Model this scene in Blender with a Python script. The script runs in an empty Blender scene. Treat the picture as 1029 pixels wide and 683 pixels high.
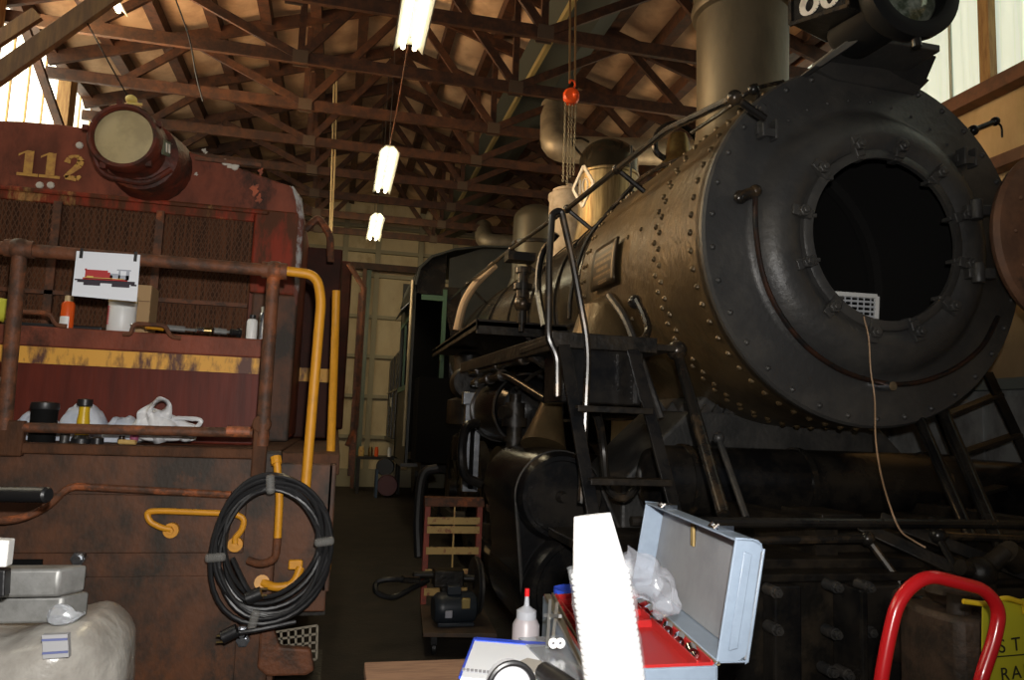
import bpy, bmesh, math, random
from mathutils import Vector as V, Matrix, noise
random.seed(7)
sc = bpy.context.scene
C = sc.collection
PI = math.pi
# ---------------------------------------------------------------- camera
YAW, PIT, ROL, FPX, EYE = 0.2252, 0.1108, 0.0378, 748.6, 1.6
fw = V((math.sin(YAW)*math.cos(PIT), math.cos(YAW)*math.cos(PIT), math.sin(PIT)))
r0 = V((math.cos(YAW), -math.sin(YAW), 0)); u0 = r0.cross(fw)
RT = r0*math.cos(ROL) + u0*math.sin(ROL); UP = RT.cross(fw)
cam = bpy.data.objects.new('camera', bpy.data.cameras.new('camera')); C.objects.link(cam)
cam.matrix_world = Matrix(((RT.x, UP.x, -fw.x, 0), (RT.y, UP.y, -fw.y, 0), (RT.z, UP.z, -fw.z, EYE), (0, 0, 0, 1)))
cam.data.sensor_width = 36; cam.data.lens = FPX/1029*36; cam.data.clip_start = .02; cam.data.clip_end = 200
sc.camera = cam
def at(px, py, X=None, Y=None, Z=None):          # a point of the photograph at a known distance, in metres
    d = RT*((px-514.5)/FPX) - UP*((py-341.5)/FPX) + fw
    t = X/d.x if X is not None else Y/d.y if Y is not None else (Z-EYE)/d.z
    p = d*t; return V((p.x, p.y, p.z+EYE))
# ---------------------------------------------------------------- light
sc.view_settings.view_transform = 'Standard'; sc.view_settings.look = 'None'
sc.view_settings.gamma = 1; sc.view_settings.use_curve_mapping = False
sc.view_settings.exposure = 0.3
w = bpy.data.worlds.new('world'); sc.world = w; w.use_nodes = True
w.node_tree.nodes['Background'].inputs[0].default_value = (.75, .85, 1, 1)
w.node_tree.nodes['Background'].inputs[1].default_value = 0.05
def lamp(name, kind, loc, power, col, size=.1, aim=None, sy=None, spread=None):
    l = bpy.data.lights.new(name, kind); o = bpy.data.objects.new(name, l); C.objects.link(o)
    o.location = loc; l.energy = power; l.color = col
    if kind == 'AREA':
        l.size = size
        if sy: l.shape = 'RECTANGLE'; l.size_y = sy
        if spread: l.spread = spread
    else: l.shadow_soft_size = size
    if aim is not None: o.rotation_euler = (V(aim)-V(loc)).to_track_quat('-Z', 'Y').to_euler()
    return o
FL = lamp('camera_flash', 'SPOT', (0.03, -.02, 1.72), 190, (1, .97, .93), .02, (0.25, 3, 2.05))
FL.data.spot_size = math.radians(110); FL.data.spot_blend = .9
# daylight through the high side windows and warm shop lamps over the aisle
lamp('left_window_daylight', 'AREA', (-3.2, 8.0, 5.1), 330, (1, .60, .25), 1.0, (2.2, 6.0, 3.4), 7, math.radians(130))
lamp('left_window_skylight', 'AREA', (-3.2, 8.0, 4.6), 150, (1, .66, .36), 1.0, (0.8, 9.0, 7.6), 8, math.radians(120))
lamp('right_window_daylight', 'AREA', (4.7, 8.5, 4.9), 45, (1, .78, .5), .9, (1, 9, 7.0), 9, math.radians(130))
lamp('far_lamp_light', 'AREA', (.44, 13.0, 4.55), 32, (1, .80, .48), 1.5, (.6, 18, 2.6), .4)
lamp('middle_lamp_light', 'AREA', (.42, 9.7, 4.6), 9, (1, .80, .48), 1.5, (.4, 9.7, 0), .4)
lamp('near_lamp_light', 'AREA', (.40, 5.3, 4.6), 14, (1, .80, .48), 1.4, (.9, 5.5, 0), .4)
lamp('rear_fill', 'AREA', (-1.0, -2.6, 3.0), 14, (1, .85, .65), 2.2, (.5, 4.0, 1.6), 1.6)  # weak warm fill added behind the camera to lift the front faces
# ---------------------------------------------------------------- materials
MATS = {}
def mat(name, col, rough=.6, metal=0, col2=None, scale=6, stretch=(1, 1, 1), lo=.42, hi=.6, bump=0, bscale=40, spec=None, emit=None, col3=None, trans=0, coat=0):
    if name in MATS: return MATS[name]
    m = bpy.data.materials.new(name); m.use_nodes = True; nt = m.node_tree; N = nt.nodes; L = nt.links
    b = N['Principled BSDF']; MATS[name] = m
    b.inputs['Base Color'].default_value = (*col, 1); b.inputs['Roughness'].default_value = rough
    b.inputs['Metallic'].default_value = metal
    if spec is not None: b.inputs['Specular IOR Level'].default_value = spec
    if trans: b.inputs['Transmission Weight'].default_value = trans
    if coat: b.inputs['Coat Weight'].default_value = coat; b.inputs['Coat Roughness'].default_value = .15
    if emit: b.inputs['Emission Color'].default_value = (*emit[0], 1); b.inputs['Emission Strength'].default_value = emit[1]
    if col2 or bump:
        tc = N.new('ShaderNodeTexCoord'); mp = N.new('ShaderNodeMapping'); mp.inputs['Scale'].default_value = stretch
        geo = N.new('ShaderNodeNewGeometry'); L.new(geo.outputs['Position'], mp.inputs['Vector'])
    if col2:
        n = N.new('ShaderNodeTexNoise'); n.inputs['Scale'].default_value = scale; n.inputs['Detail'].default_value = 8; n.inputs['Roughness'].default_value = .65
        L.new(mp.outputs[0], n.inputs['Vector'])
        r = N.new('ShaderNodeValToRGB'); r.color_ramp.elements[0].position = lo; r.color_ramp.elements[1].position = hi
        r.color_ramp.elements[0].color = (*col, 1); r.color_ramp.elements[1].color = (*col2, 1)
        L.new(n.outputs['Fac'], r.inputs[0]); out = r.outputs[0]
        if col3:
            n2 = N.new('ShaderNodeTexNoise'); n2.inputs['Scale'].default_value = scale*.45; n2.inputs['Detail'].default_value = 9; n2.inputs['Roughness'].default_value = .7
            L.new(mp.outputs[0], n2.inputs['Vector'])
            r2 = N.new('ShaderNodeValToRGB'); r2.color_ramp.elements[0].position = .56; r2.color_ramp.elements[1].position = .66
            r2.color_ramp.elements[0].color = (0, 0, 0, 1); r2.color_ramp.elements[1].color = (1, 1, 1, 1); L.new(n2.outputs['Fac'], r2.inputs[0])
            mx = N.new('ShaderNodeMix'); mx.data_type = 'RGBA'; L.new(r2.outputs[0], mx.inputs[0]); L.new(out, mx.inputs[6]); mx.inputs[7].default_value = (*col3, 1); out = mx.outputs[2]
        L.new(out, b.inputs['Base Color'])
    if bump:
        n = N.new('ShaderNodeTexNoise'); n.inputs['Scale'].default_value = bscale; n.inputs['Detail'].default_value = 5
        L.new(mp.outputs[0], n.inputs['Vector'])
        bp = N.new('ShaderNodeBump'); bp.inputs['Strength'].default_value = bump; bp.inputs['Distance'].default_value = .01
        L.new(n.outputs['Fac'], bp.inputs['Height']); L.new(bp.outputs[0], b.inputs['Normal'])
    return m
BLK = mat('black_paint', (.006, .006, .0065), .24, 0, (.02, .017, .014), 5, bump=.15, bscale=30, spec=.4)
GRIME = mat('greasy_black_steel', (.008, .007, .006), .42, 0, (.028, .021, .014), 7, bump=.5, bscale=25, spec=.3)
SMOKE = mat('graphite_smokebox_paint', (.055, .036, .017), .40, .42, (.14, .094, .044), 2.6, (1, 1, .8), .36, .66, bump=.55, bscale=22, col3=(.10, .070, .036))
JACKET = mat('glossy_boiler_jacket', (.02, .019, .018), .2, .35, (.05, .042, .03), 3, bump=.2, bscale=7)
FRONT = mat('charcoal_front_paint', (.046, .045, .044), .42, .1, (.070, .066, .060), 4, bump=.35, bscale=28)
DGREY = mat('dark_grey_steel', (.05, .05, .05), .45, .5, (.09, .08, .07), 9, bump=.3)
PIPE = mat('worn_black_pipe', (.02, .018, .016), .25, .3, (.10, .065, .035), 9, lo=.5, hi=.7)
STEEL = mat('bright_steel', (.6, .62, .66), .25, 1, (.4, .42, .45), 20)
CHROME = mat('chrome', (.8, .8, .82), .12, 1)
BRASS = mat('bell_brass', (.35, .25, .1), .3, .9, (.2, .14, .06), 9)
RUST = mat('rusty_steel', (.10, .040, .018), .75, .0, (.05, .024, .013), 8, (1, 1, .5), bump=.5, bscale=50, col3=(.20, .06, .02), spec=.2)
RUSTPIPE = mat('rusty_pipe', (.15, .055, .025), .6, .0, (.06, .032, .02), 14, bump=.4, bscale=60, col3=(.36, .10, .03), spec=.3)
MAROON = mat('faded_maroon_paint', (.23, .060, .032), .55, 0, (.12, .036, .020), 7, (1, 1, .6), .36, .64, bump=.25, bscale=40, col3=(.05, .022, .014), spec=.2)
BOXRED = mat('box_maroon_paint', (.125, .020, .010), .5, 0, (.06, .013, .008), 12, (1, 1, .12), .4, .7, bump=.1, spec=.2)
STRIPE = mat('worn_yellow_stripe', (.72, .36, .05), .6, 0, (.10, .035, .02), 11, (1, 1, .35), .5, .62)
CORNER = mat('flaking_corner_paint', (.26, .035, .015), .6, 0, (.09, .03, .012), 9, (1, 1, .3), .42, .55, bump=.4, col3=(.50, .30, .10), spec=.2)
PLATE = mat('dark_rusted_plate', (.036, .026, .019), .6, .05, (.115, .048, .024), 5, (1, 1, .7), lo=.42, hi=.60, bump=.2, bscale=60, col3=(.15, .055, .022), spec=.3)
YEL = mat('yellow_paint', (.62, .27, .012), .5, 0, (.5, .22, .012), 18, lo=.5, hi=.75)
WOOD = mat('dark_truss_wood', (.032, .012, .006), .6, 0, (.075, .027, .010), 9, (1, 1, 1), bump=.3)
WOODL = mat('pale_post_wood', (.40, .24, .09), .7, 0, (.26, .14, .05), 9, (3, 3, .4))
WOODB = mat('brown_brace_wood', (.16, .085, .03), .7, 0, (.10, .05, .02), 9, (3, 3, .4))
GUSSET = mat('gusset_plate_steel', (.12, .085, .06), .5, .5)
ROOF = mat('tan_roof_sheathing', (.60, .40, .24), .9, 0, (.42, .27, .16), 2.2, bump=.5, bscale=3)
WALLT = mat('tan_wall_panel', (.62, .45, .24), .85, 0, (.42, .28, .13), 3, (1, 1, .35), .35, .75)
FARW = mat('aged_far_wall_panel', (.62, .52, .34), .85, 0, (.40, .30, .17), 1.6, (1, 1, .5), .4, .8, col3=(.3, .2, .1))
GIRT = mat('brown_girt_steel', (.11, .05, .028), .6, .1, (.17, .07, .035), 8)
GREEN = mat('green_column_paint', (.06, .10, .07), .5, 0, (.14, .15, .11), 4, (1, 1, .3))
PANEL = mat('translucent_panel', (.8, .8, .7), .6, 0, emit=((1, .93, .72), 3.2))
PANELR = mat('translucent_panel_pale', (.16, .18, .16), .6, 0, (.12, .14, .12), 8, (3, 3, .08), .3, .7, emit=((.72, .80, .70), .40))
nt = PANELR.node_tree; rp = [n for n in nt.nodes if n.type == 'VALTORGB'][0]; nt.links.new(rp.outputs[0], nt.nodes['Principled BSDF'].inputs['Emission Color']); rp.color_ramp.elements[0].color = (.80, .88, .74, 1); rp.color_ramp.elements[1].color = (.52, .60, .52, 1); nt.nodes['Principled BSDF'].inputs['Emission Strength'].default_value = .58
FLOORM = mat('dirty_concrete', (.018, .014, .011), .7, 0, (.036, .027, .019), 2.5, bump=.4, bscale=30)
TUBE = mat('fluorescent_glow', (1, 1, .9), .5, 0, emit=((1, .88, .60), 9))
REFL = mat('lamp_reflector_white', (.30, .30, .25), .5)
WHITE = mat('white_plastic', (.78, .78, .76), .4)
PAPER = mat('paper_white', (.72, .74, .78), .8)
BAG = mat('white_bag_plastic', (.72, .72, .72), .35, 0, (.55, .56, .58), 12, trans=.0)
CLOTH = mat('white_rag', (.62, .66, .72), .9, 0, (.45, .5, .6), 9)
CLEAR = mat('clear_plastic_film', (.75, .78, .82), .12, trans=.75)
REDP = mat('red_gloss_paint', (.55, .012, .015), .25, coat=.5)
REDTRAY = mat('red_tray_plastic', (.42, .02, .02), .4)
REDO = mat('worn_red_orange_paint', (.32, .06, .035), .6, 0, (.12, .04, .03), 14, lo=.5, hi=.7)
YELW = mat('worn_pale_yellow_paint', (.55, .36, .12), .6, 0, (.3, .1, .05), 20, lo=.55, hi=.65)
TBOX = mat('toolbox_blue_grey_enamel', (.24, .30, .38), .35, 0, (.22, .275, .35), 30)
TIN = mat('toolbox_inside_grey', (.30, .31, .33), .5, .1, (.24, .25, .27), 5)
RUBBER = mat('black_rubber', (.012, .012, .013), .4, bump=.1)
MOTOR = mat('motor_dark_blue_grey', (.02, .026, .034), .4)
CARD = mat('cardboard', (.42, .27, .13), .8)
ALU = mat('cast_aluminium', (.20, .20, .19), .5, .5, (.27, .27, .26), 20, bump=.1)
HEADGL = mat('dusty_headlight_glass', (.48, .38, .20), .4, 0, (.38, .30, .16), 9)
LENS = mat('clear_headlight_glass', (.45, .48, .38), .08, .4, (.08, .10, .06), 11)
GOLD = mat('gold_number_paint', (.55, .30, .06), .5, 0, (.40, .18, .05), 30)
CREAM = mat('cream_number_paint', (.75, .70, .62), .5)
DOORB = mat('rusty_brown_door', (.15, .075, .045), .55, .1, (.23, .11, .06), 5, bump=.4, bscale=25, col3=(.05, .035, .03))
GREYP = mat('grey_machine_paint', (.34, .35, .34), .5, 0, (.20, .20, .195), 5, (1, 1, .5))
BLACKM = mat('matte_black', (.006, .006, .006), .8, spec=.1)
ORANGE = mat('orange_hoist_paint', (.85, .09, .01), .4)
PINKW = mat('pale_dome_primer', (.50, .42, .32), .6, 0, (.36, .29, .21), 8)
DUCTM = mat('galvanized_duct', (.32, .27, .19), .5, .5, (.22, .18, .13), 5)
BLUE = mat('blue_plastic', (.03, .08, .6), .3)
OCANM = mat('orange_can_paint', (.75, .10, .01), .35)
SIGNY = mat('yellow_sign_paint', (.48, .44, .02), .5)
PLY = mat('pale_plywood', (.34, .19, .11), .7, 0, (.24, .13, .08), 10, (1, 8, 1))
OLIVE = mat('sash_green_paint', (.05, .11, .07), .5)
BUNDLE = mat('shrink_wrapped_white', (.42, .40, .36), .3, 0, (.30, .28, .25), 6, bump=.6, bscale=22, coat=.4)
RADI = mat('radiator_fins_brown', (.13, .05, .022), .7, 0, (.03, .014, .008), 30, (4, 1, .1), spec=.1)
# ---------------------------------------------------------------- mesh helpers
class MB:
    def __init__(s): s.bm = bmesh.new(); s.mi = 0
    def face(s, vs):
        try: f = s.bm.faces.new(vs); f.material_index = s.mi; return f
        except ValueError: return None
    def box(s, c, d, M=None, taper=1):
        c = V(c); hx, hy, hz = d[0]/2, d[1]/2, d[2]/2; vs = []
        for z in (-hz, hz):
            k = taper if z > 0 else 1
            for x, y in ((-hx, -hy), (hx, -hy), (hx, hy), (-hx, hy)):
                p = V((x*k, y*k, z)); p = (M @ p if M else p) + c; vs.append(s.bm.verts.new(p))
        for f in ((3, 2, 1, 0), (4, 5, 6, 7), (0, 1, 5, 4), (1, 2, 6, 5), (2, 3, 7, 6), (3, 0, 4, 7)): s.face([vs[i] for i in f])
        return s
    def b2(s, x0, x1, y0, y1, z0, z1): return s.box(((x0+x1)/2, (y0+y1)/2, (z0+z1)/2), (abs(x1-x0), abs(y1-y0), abs(z1-z0)))
    def bar(s, p0, p1, w, h, up=(0, 0, 1)):
        p0, p1 = V(p0), V(p1); a = (p1-p0); L = a.length; a.normalize(); u = V(up); r = a.cross(u)
        if r.length < 1e-4: r = a.cross(V((0, 1, 0)))
        r.normalize(); u = r.cross(a)
        return s.box((p0+p1)/2, (w, L, h), Matrix((r, a, u)).transposed())
    def rings(s, rs, closed=False, caps=True):
        n = len(rs[0])
        vv = [[s.bm.verts.new(p) for p in r] for r in rs]
        m = len(vv)
        for i in range(m if closed else m-1):
            a, b = vv[i], vv[(i+1) % m]
            for j in range(n): s.face([a[j], a[(j+1) % n], b[(j+1) % n], b[j]])
        if caps and not closed: s.face(vv[0][::-1]); s.face(vv[-1])
        return s
    def tube(s, pts, r, seg=10, closed=False, flat=None):
        pts = [V(p) for p in pts]; n = len(pts); rs = []; prev = None
        rad = r if isinstance(r, (list, tuple)) else [r]*n
        for i, p in enumerate(pts):
            a = pts[(i+1) % n] if (closed or i < n-1) else p; b = pts[i-1] if (closed or i > 0) else p
            t = (a-b).normalized()
            if prev is None:
                u = t.cross(V((0, 0, 1)))
                if u.length < .1: u = t.cross(V((1, 0, 0)))
            else: u = prev - t*prev.dot(t)
            u.normalize(); prev = u; v = t.cross(u)
            rs.append([p + (u*math.cos(q)+v*math.sin(q))*rad[i] for q in [2*PI*k/seg for k in range(seg)]])
        return s.rings(rs, closed)
    def cyl(s, p0, p1, r, r1=None, seg=20): return s.tube([p0, p1], [r, r if r1 is None else r1], seg)
    def lathe(s, prof, org, ax=(0, 0, 1), seg=32, a0=0, a1=2*PI):        # prof: (radius, distance along the axis)
        ax = V(ax).normalized(); u = ax.cross(V((0, 0, 1)))
        if u.length < .1: u = V((1, 0, 0))
        u.normalize(); v = ax.cross(u); org = V(org); cols = []
        full = abs(a1-a0-2*PI) < 1e-6
        for k in range(seg if full else seg+1):
            q = a0+(a1-a0)*k/seg; d = u*math.cos(q)+v*math.sin(q)
            cols.append([s.bm.verts.new(org+d*max(rr, 1e-4)+ax*t) for rr, t in prof])
        for k in range(len(cols) if full else len(cols)-1):
            a, b = cols[k], cols[(k+1) % len(cols)]
            for j in range(len(prof)-1): s.face([a[j], b[j], b[j+1], a[j+1]])
        return s
    def ball(s, c, r, sc_=(1, 1, 1), seg=14):
        prof = [(math.sin(PI*i/8)*r, -math.cos(PI*i/8)*r) for i in range(9)]
        n0 = len(s.bm.verts); s.lathe(prof, (0, 0, 0), (0, 0, 1), seg); s.bm.verts.ensure_lookup_table()
        for v in s.bm.verts[n0:]: v.co = V((v.co.x*sc_[0], v.co.y*sc_[1], v.co.z*sc_[2])) + V(c)
        return s
    def prism(s, pts, vec):
        pts = [V(p) for p in pts]; vec = V(vec)
        return s.rings([pts, [p+vec for p in pts]])
    def sheet(s, fn, nu, nv, th=0):
        g = [[s.bm.verts.new(fn(i/nu, j/nv)) for j in range(nv+1)] for i in range(nu+1)]
        for i in range(nu):
            for j in range(nv): s.face([g[i][j], g[i+1][j], g[i+1][j+1], g[i][j+1]])
        return s
    def build(s, name, m, parent=None, smooth=35, bevel=0, label=None, noise_=0, nsc=5, sub=0, solid=0):
        bm = s.bm
        bmesh.ops.remove_doubles(bm, verts=bm.verts, dist=1e-5)
        bmesh.ops.recalc_face_normals(bm, faces=bm.faces)
        if noise_:
            for v in bm.verts: v.co += noise.noise_vector(v.co*nsc)*noise_
        me = bpy.data.meshes.new(name); bm.to_mesh(me); bm.free()
        for x in (m if isinstance(m, (list, tuple)) else [m]): me.materials.append(x)
        if smooth:
            for p in me.polygons: p.use_smooth = True
            me.set_sharp_from_angle(angle=math.radians(smooth))
        o = bpy.data.objects.new(name, me); C.objects.link(o)
        if parent is not None: o.parent = parent
        if bevel:
            b = o.modifiers.new('b', 'BEVEL'); b.width = bevel; b.segments = 2; b.limit_method = 'ANGLE'
        if solid: q = o.modifiers.new('s', 'SOLIDIFY'); q.thickness = solid
        if sub: q = o.modifiers.new('u', 'SUBSURF'); q.levels = q.render_levels = sub
        if label: o['label'] = label
        return o
def rnd(pts, r, n=5):                       # rounds the corners of a polyline
    pts = [V(p) for p in pts]; out = [pts[0]]
    for i in range(1, len(pts)-1):
        p = pts[i]; a = pts[i-1]-p; b = pts[i+1]-p; k = min(r, a.length*.48, b.length*.48)
        A, B = p+a.normalized()*k, p+b.normalized()*k
        for j in range(n+1): t = j/n; out.append(A*(1-t)**2 + p*2*t*(1-t) + B*t*t)
    return out + [pts[-1]]
def spline(pts, n=8):
    P = [V(p) for p in pts]; P = [P[0]*2-P[1]] + P + [P[-1]*2-P[-2]]; out = []
    for i in range(1, len(P)-2):
        for j in range(n):
            t = j/n; a, b, c, d = P[i-1:i+3]
            out.append(.5*((2*b)+(c-a)*t+(2*a-5*b+4*c-d)*t*t+(3*b-a-3*c+d)*t**3))
    return out+[P[-2]]
def tag(o, label, cat, group=None):
    o['label'] = label; o['category'] = cat
    if group: o['group'] = group
    return o
def thing(name, loc, label, cat, group=None):
    o = bpy.data.objects.new(name, None); C.objects.link(o); o['_b'] = 0; del o['_b']
    o.location = loc; o.empty_display_size = .1
    return tag(o, label, cat, group)
ORG = {}
def st(o): o['kind'] = 'structure'; return o
def near(o):                                # keeps a thing's parts where they were modelled, its own origin at its base
    for c in o.children: c.matrix_parent_inverse = Matrix.Translation(-o.location)
def copy_tree(o, parent=None):
    c = o.copy(); C.objects.link(c); c.parent = parent
    for ch in list(o.children): copy_tree(ch, c)
    return c
# ================================================================ SETTING
ZC, YT = 5.4, [1.7+1.25*i for i in range(12)]        # truss chord height, truss positions
XL, XR, XM = -3.5, 4.9, .6
def roofz(x): return 5.62 + .31*(x-XL if x < XM else XR+.12-x)
m = MB(); m.sheet(lambda u, v: V((-6+13*u, -4+31*v, noise.noise(V((u*30, v*60, 0)))*.008)), 40, 80); st(m.build('floor', FLOORM))
m = MB()
for s in (0, 1):
    x0, x1 = (XL-.3, XM) if s == 0 else (XM, XR+.3)
    nx = 4
    def f(u, v, x0=x0, x1=x1):
        x = x0+(x1-x0)*u; y = -1+19.2*v
        ph = abs(math.sin(PI*(x-XM)/.58)); q = abs(math.sin(PI*(y-1.7)/1.25))
        return V((x, y, roofz(x)+.24-.05*ph-.06*q*ph))
    m.sheet(f, 24, 160)
st(m.build('ceiling', ROOF, solid=.03))
k = 0
for i in range(1, 8):
    for sg in (-1, 1):
        x = XM+sg*.58*i
        if x > XR or x < XL: continue
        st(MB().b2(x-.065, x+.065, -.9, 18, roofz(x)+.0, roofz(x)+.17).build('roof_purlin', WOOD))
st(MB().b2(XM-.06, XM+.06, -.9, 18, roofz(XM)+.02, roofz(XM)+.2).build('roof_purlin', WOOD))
def truss(y, first=[None]):
    if first[0]:
        o = first[0].copy(); C.objects.link(o); o.location = (0, y-YT[0], 0)
        for ch in first[0].children:
            g = ch.copy(); C.objects.link(g); g.parent = o
        return
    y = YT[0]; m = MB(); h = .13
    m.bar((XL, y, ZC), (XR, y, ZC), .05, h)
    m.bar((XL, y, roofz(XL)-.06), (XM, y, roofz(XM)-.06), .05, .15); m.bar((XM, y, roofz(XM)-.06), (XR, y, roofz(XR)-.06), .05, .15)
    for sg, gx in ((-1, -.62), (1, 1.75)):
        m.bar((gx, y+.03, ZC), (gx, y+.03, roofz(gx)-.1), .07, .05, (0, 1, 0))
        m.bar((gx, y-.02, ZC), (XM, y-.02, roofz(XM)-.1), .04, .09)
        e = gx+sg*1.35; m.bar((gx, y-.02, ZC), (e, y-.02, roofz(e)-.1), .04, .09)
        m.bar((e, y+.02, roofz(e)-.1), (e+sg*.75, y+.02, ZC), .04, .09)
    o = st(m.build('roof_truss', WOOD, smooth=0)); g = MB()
    for gx in (-.62, 1.75): g.box((gx, y-.035, ZC), (.16, .012, .14)).box((gx, y+.062, ZC), (.16, .012, .14))
    g.build('gusset_plate', GUSSET, o, smooth=0)
    first[0] = o
for y in YT: truss(y)
# far end wall: framed panels, girts, columns
st(MB().b2(XL, XR, 18.1, 18.2, 0, 7.2).build('wall_back', FARW))
m = MB()
for z in (1.15, 2.1, 3.05, 4.0, 5.0, 5.6, 6.2): m.b2(XL, XR, 17.98, 18.1, z-.04, z+.04)
for x in (-2.6, -1.4, -.05, .72, 1.75, 2.6, 3.5): m.b2(x-.06, x+.06, 17.96, 18.1, 0, 7)
m.b2(XL, XR, 17.9, 18.1, 0, .4); st(m.build('trim_1', mat('grey_wall_frame', (.32, .29, .2), .7), smooth=0))
st(MB().b2(.47, .58, 17.6, 17.8, 0, 5.05).build('trim_2', GREEN, smooth=0))
st(MB().b2(.38, .46, 17.5, 17.8, 0, 5.05).build('trim_3', GIRT, smooth=0))
st(MB().b2(.1, 1.7, 17.5, 17.7, 5.05, 5.2).build('trim_4', WOOD, smooth=0))
# left wall with high translucent panels, right wall with its window band
st(MB().b2(XL-.12, XL-.04, -.9, 18.1, 0, 3.9).build('wall_left', WALLT))
st(MB().b2(XL-.12, XL-.04, 11.6, 18.1, 3.9, 6.2).build('wall_left_end', WALLT))
n = 1
for y0, y1 in ((1.9, 5.4), (5.4, 7.8), (7.8, 9.8), (9.8, 11.6)):
    o = st(MB().b2(XL-.09, XL-.07, y0, y1, 3.9, 5.75).build('window_%d' % n, PANEL, smooth=0)); n += 1
    m = MB(); q = y0+.3
    while q < y1-.1: m.b2(XL-.07, XL-.05, q-.009, q+.009, 3.9, 5.75); q += .42
    m.build('panel_seam', mat('seam_amber', (.5, .33, .12), .6), o, smooth=0)
for y in (5.4, 7.8, 9.85): st(MB().b2(XL-.1, XL+.08, y-.09, y+.12, 0, 5.7).build('wall_post', WOODL, bevel=.006))
st(MB().bar((XL+.02, -.9, 5.75), (XL+.02, 18, 5.75), .14, .2).build('trim_5', WOOD, smooth=0))
st(MB().bar((XL+.12, 8.0, 5.6), (XL+.12, 9.85, 4.65), .05, .09, (1, 0, 0)).build('wall_brace', WOOD, smooth=0))
a, b = at(-20, 88, Y=4.9), at(122, -12, Y=4.9)
st(MB().bar(a, b, .05, .11).build('knee_brace', WOODB, smooth=0, bevel=.004))
a, b = at(-5, 42, Y=6.2), at(38, 14, Y=6.2)
st(MB().bar(a, b, .05, .10).build('knee_brace', WOODB, smooth=0, bevel=.004))
SR = 4.40
st(MB().b2(XR+.04, XR+.12, -.9, 18.1, 0, SR).build('wall_right', WALLT))
m = MB()
for y0, y1 in ((.5, 2.4), (2.5, 4.66), (4.76, 6.3), (6.4, 8.4), (8.5, 10.9)):
    o = st(MB().b2(XR+.05, XR+.08, y0, y1, SR, 5.75).build('window_%d' % n, PANELR, smooth=0)); n += 1
    m = MB(); q = y0+.35
    while q < y1-.1: m.b2(XR+.035, XR+.05, q-.012, q+.012, SR, 5.75); q += .38
    m.build('panel_rib', mat('rib_grey_green', (.45, .48, .4), .6), o, smooth=0)
for y in (.45, 2.45, 4.71, 6.35, 8.45): st(MB().b2(XR-.02, XR+.05, y-.05, y+.05, SR, 5.8).build('window_post', WOODL, smooth=0))
st(MB().b2(XR+.05, XR+.12, 10.9, 18.1, SR, 6).build('wall_right_end', WALLT))
st(MB().b2(XR-.1, XR+.04, -.9, 18, SR-.10, SR+.02).build('trim_6', GIRT, smooth=0, bevel=.005))
st(MB().b2(XR-.1, XR+.04, -.9, 18, SR-.72, SR-.62).build('trim_7', GIRT, smooth=0, bevel=.005))
st(MB().bar((XR-.1, 3.2, 5.75), (XR-.1, 8.4, 4.9), .08, .09).build('trim_8', GIRT, smooth=0))
st(MB().b2(XR-.1, XR+.04, -.9, 18, 5.72, 5.85).build('trim_9', GIRT, smooth=0))
# dark smoke trough hanging under the ridge over the steam track
sm = thing('smoke_trough', (2.35, 12, 5.9), 'long dark steel smoke trough hung under the roof above the steam locomotive', 'smoke duct')
MB().prism([(2.12, 6, 5.98), (2.5, 6, 5.98), (2.75, 6, 6.12), (1.95, 6, 6.12)], (0, 11.5, 0)).build('trough_body', mat('trough_steel', (.05, .055, .045), .6, .3), sm, smooth=0)
MB().b2(2.09, 2.14, 6, 17.5, 5.93, 6.02).build('edge_highlight', mat('trough_highlight_yellow', (.30, .24, .10), .5, .4), sm, smooth=0)  # highlight along the trough's left edge, modelled as a yellow bar
near(sm)
# ================================================================ hanging things
def tube_lamp(x, y0, y1, z, label, first=[None]):
    t = thing('fluorescent_fixture', (x, (y0+y1)/2, z), label, 'ceiling light', 'fluorescent fixtures hanging over the aisle')
    L = y1-y0
    MB().prism([(-.13, -L/2, -.0), (-.05, -L/2, .09), (.05, -L/2, .09), (.13, -L/2, -.0), (.12, -L/2, -.0), (.045, -L/2, .075), (-.045, -L/2, .075), (-.12, -L/2, 0)], (0, L, 0)).build('reflector', REFL, t, smooth=0)
    for s in (-1, 1): MB().cyl((s*.05, -L/2+.02, .03), (s*.05, L/2-.02, .03), .02, seg=12).build('tube', TUBE, t)
    for s in (-1, 1): MB().cyl((0, s*L*.42, .07), (0, s*L*.42, roofz(x)-z+.2), .005, seg=5).build('hanging_chain', DGREY, t)
tube_lamp(.40, 4.55, 6.15, 4.72, 'nearest and largest of the three lit fluorescent lamps above the aisle')
tube_lamp(.42, 8.85, 10.6, 4.80, 'middle one of the three lit fluorescent lamps in a row above the aisle')
tube_lamp(.44, 12.1, 13.8, 4.85, 'farthest lit fluorescent lamp near the back wall, smallest of the row')
tube_lamp(-2.15, 5.2, 6.9, 5.05, 'lit fluorescent lamp at the left by the bright wall panels')
tag(MB().tube([(.40, 6.1, 4.82), (.41, 7.5, 4.78), (.42, 8.9, 4.9)], .008, 6).build('power_cord', RUSTPIPE), 'thin cord strung between the first and middle aisle lamps', 'cord')
m = MB()
for dx in (-.012, .014): m.tube([V((at(337+dx*100, 78, Y=11).x, 11.0, roofz(-.1)+.2)), at(337+dx*100, 78, Y=11)], .012, 6); m.tube(spline([at(337+dx*100, 78, Y=11), at(335+dx*110, 160, Y=11), at(332+dx*60, 241, Y=11)]), .014, 6)
tag(m.build('rope', mat('pale_rope', (.6, .45, .22), .8)), 'pale doubled rope hanging straight down over the aisle', 'rope')
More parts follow.
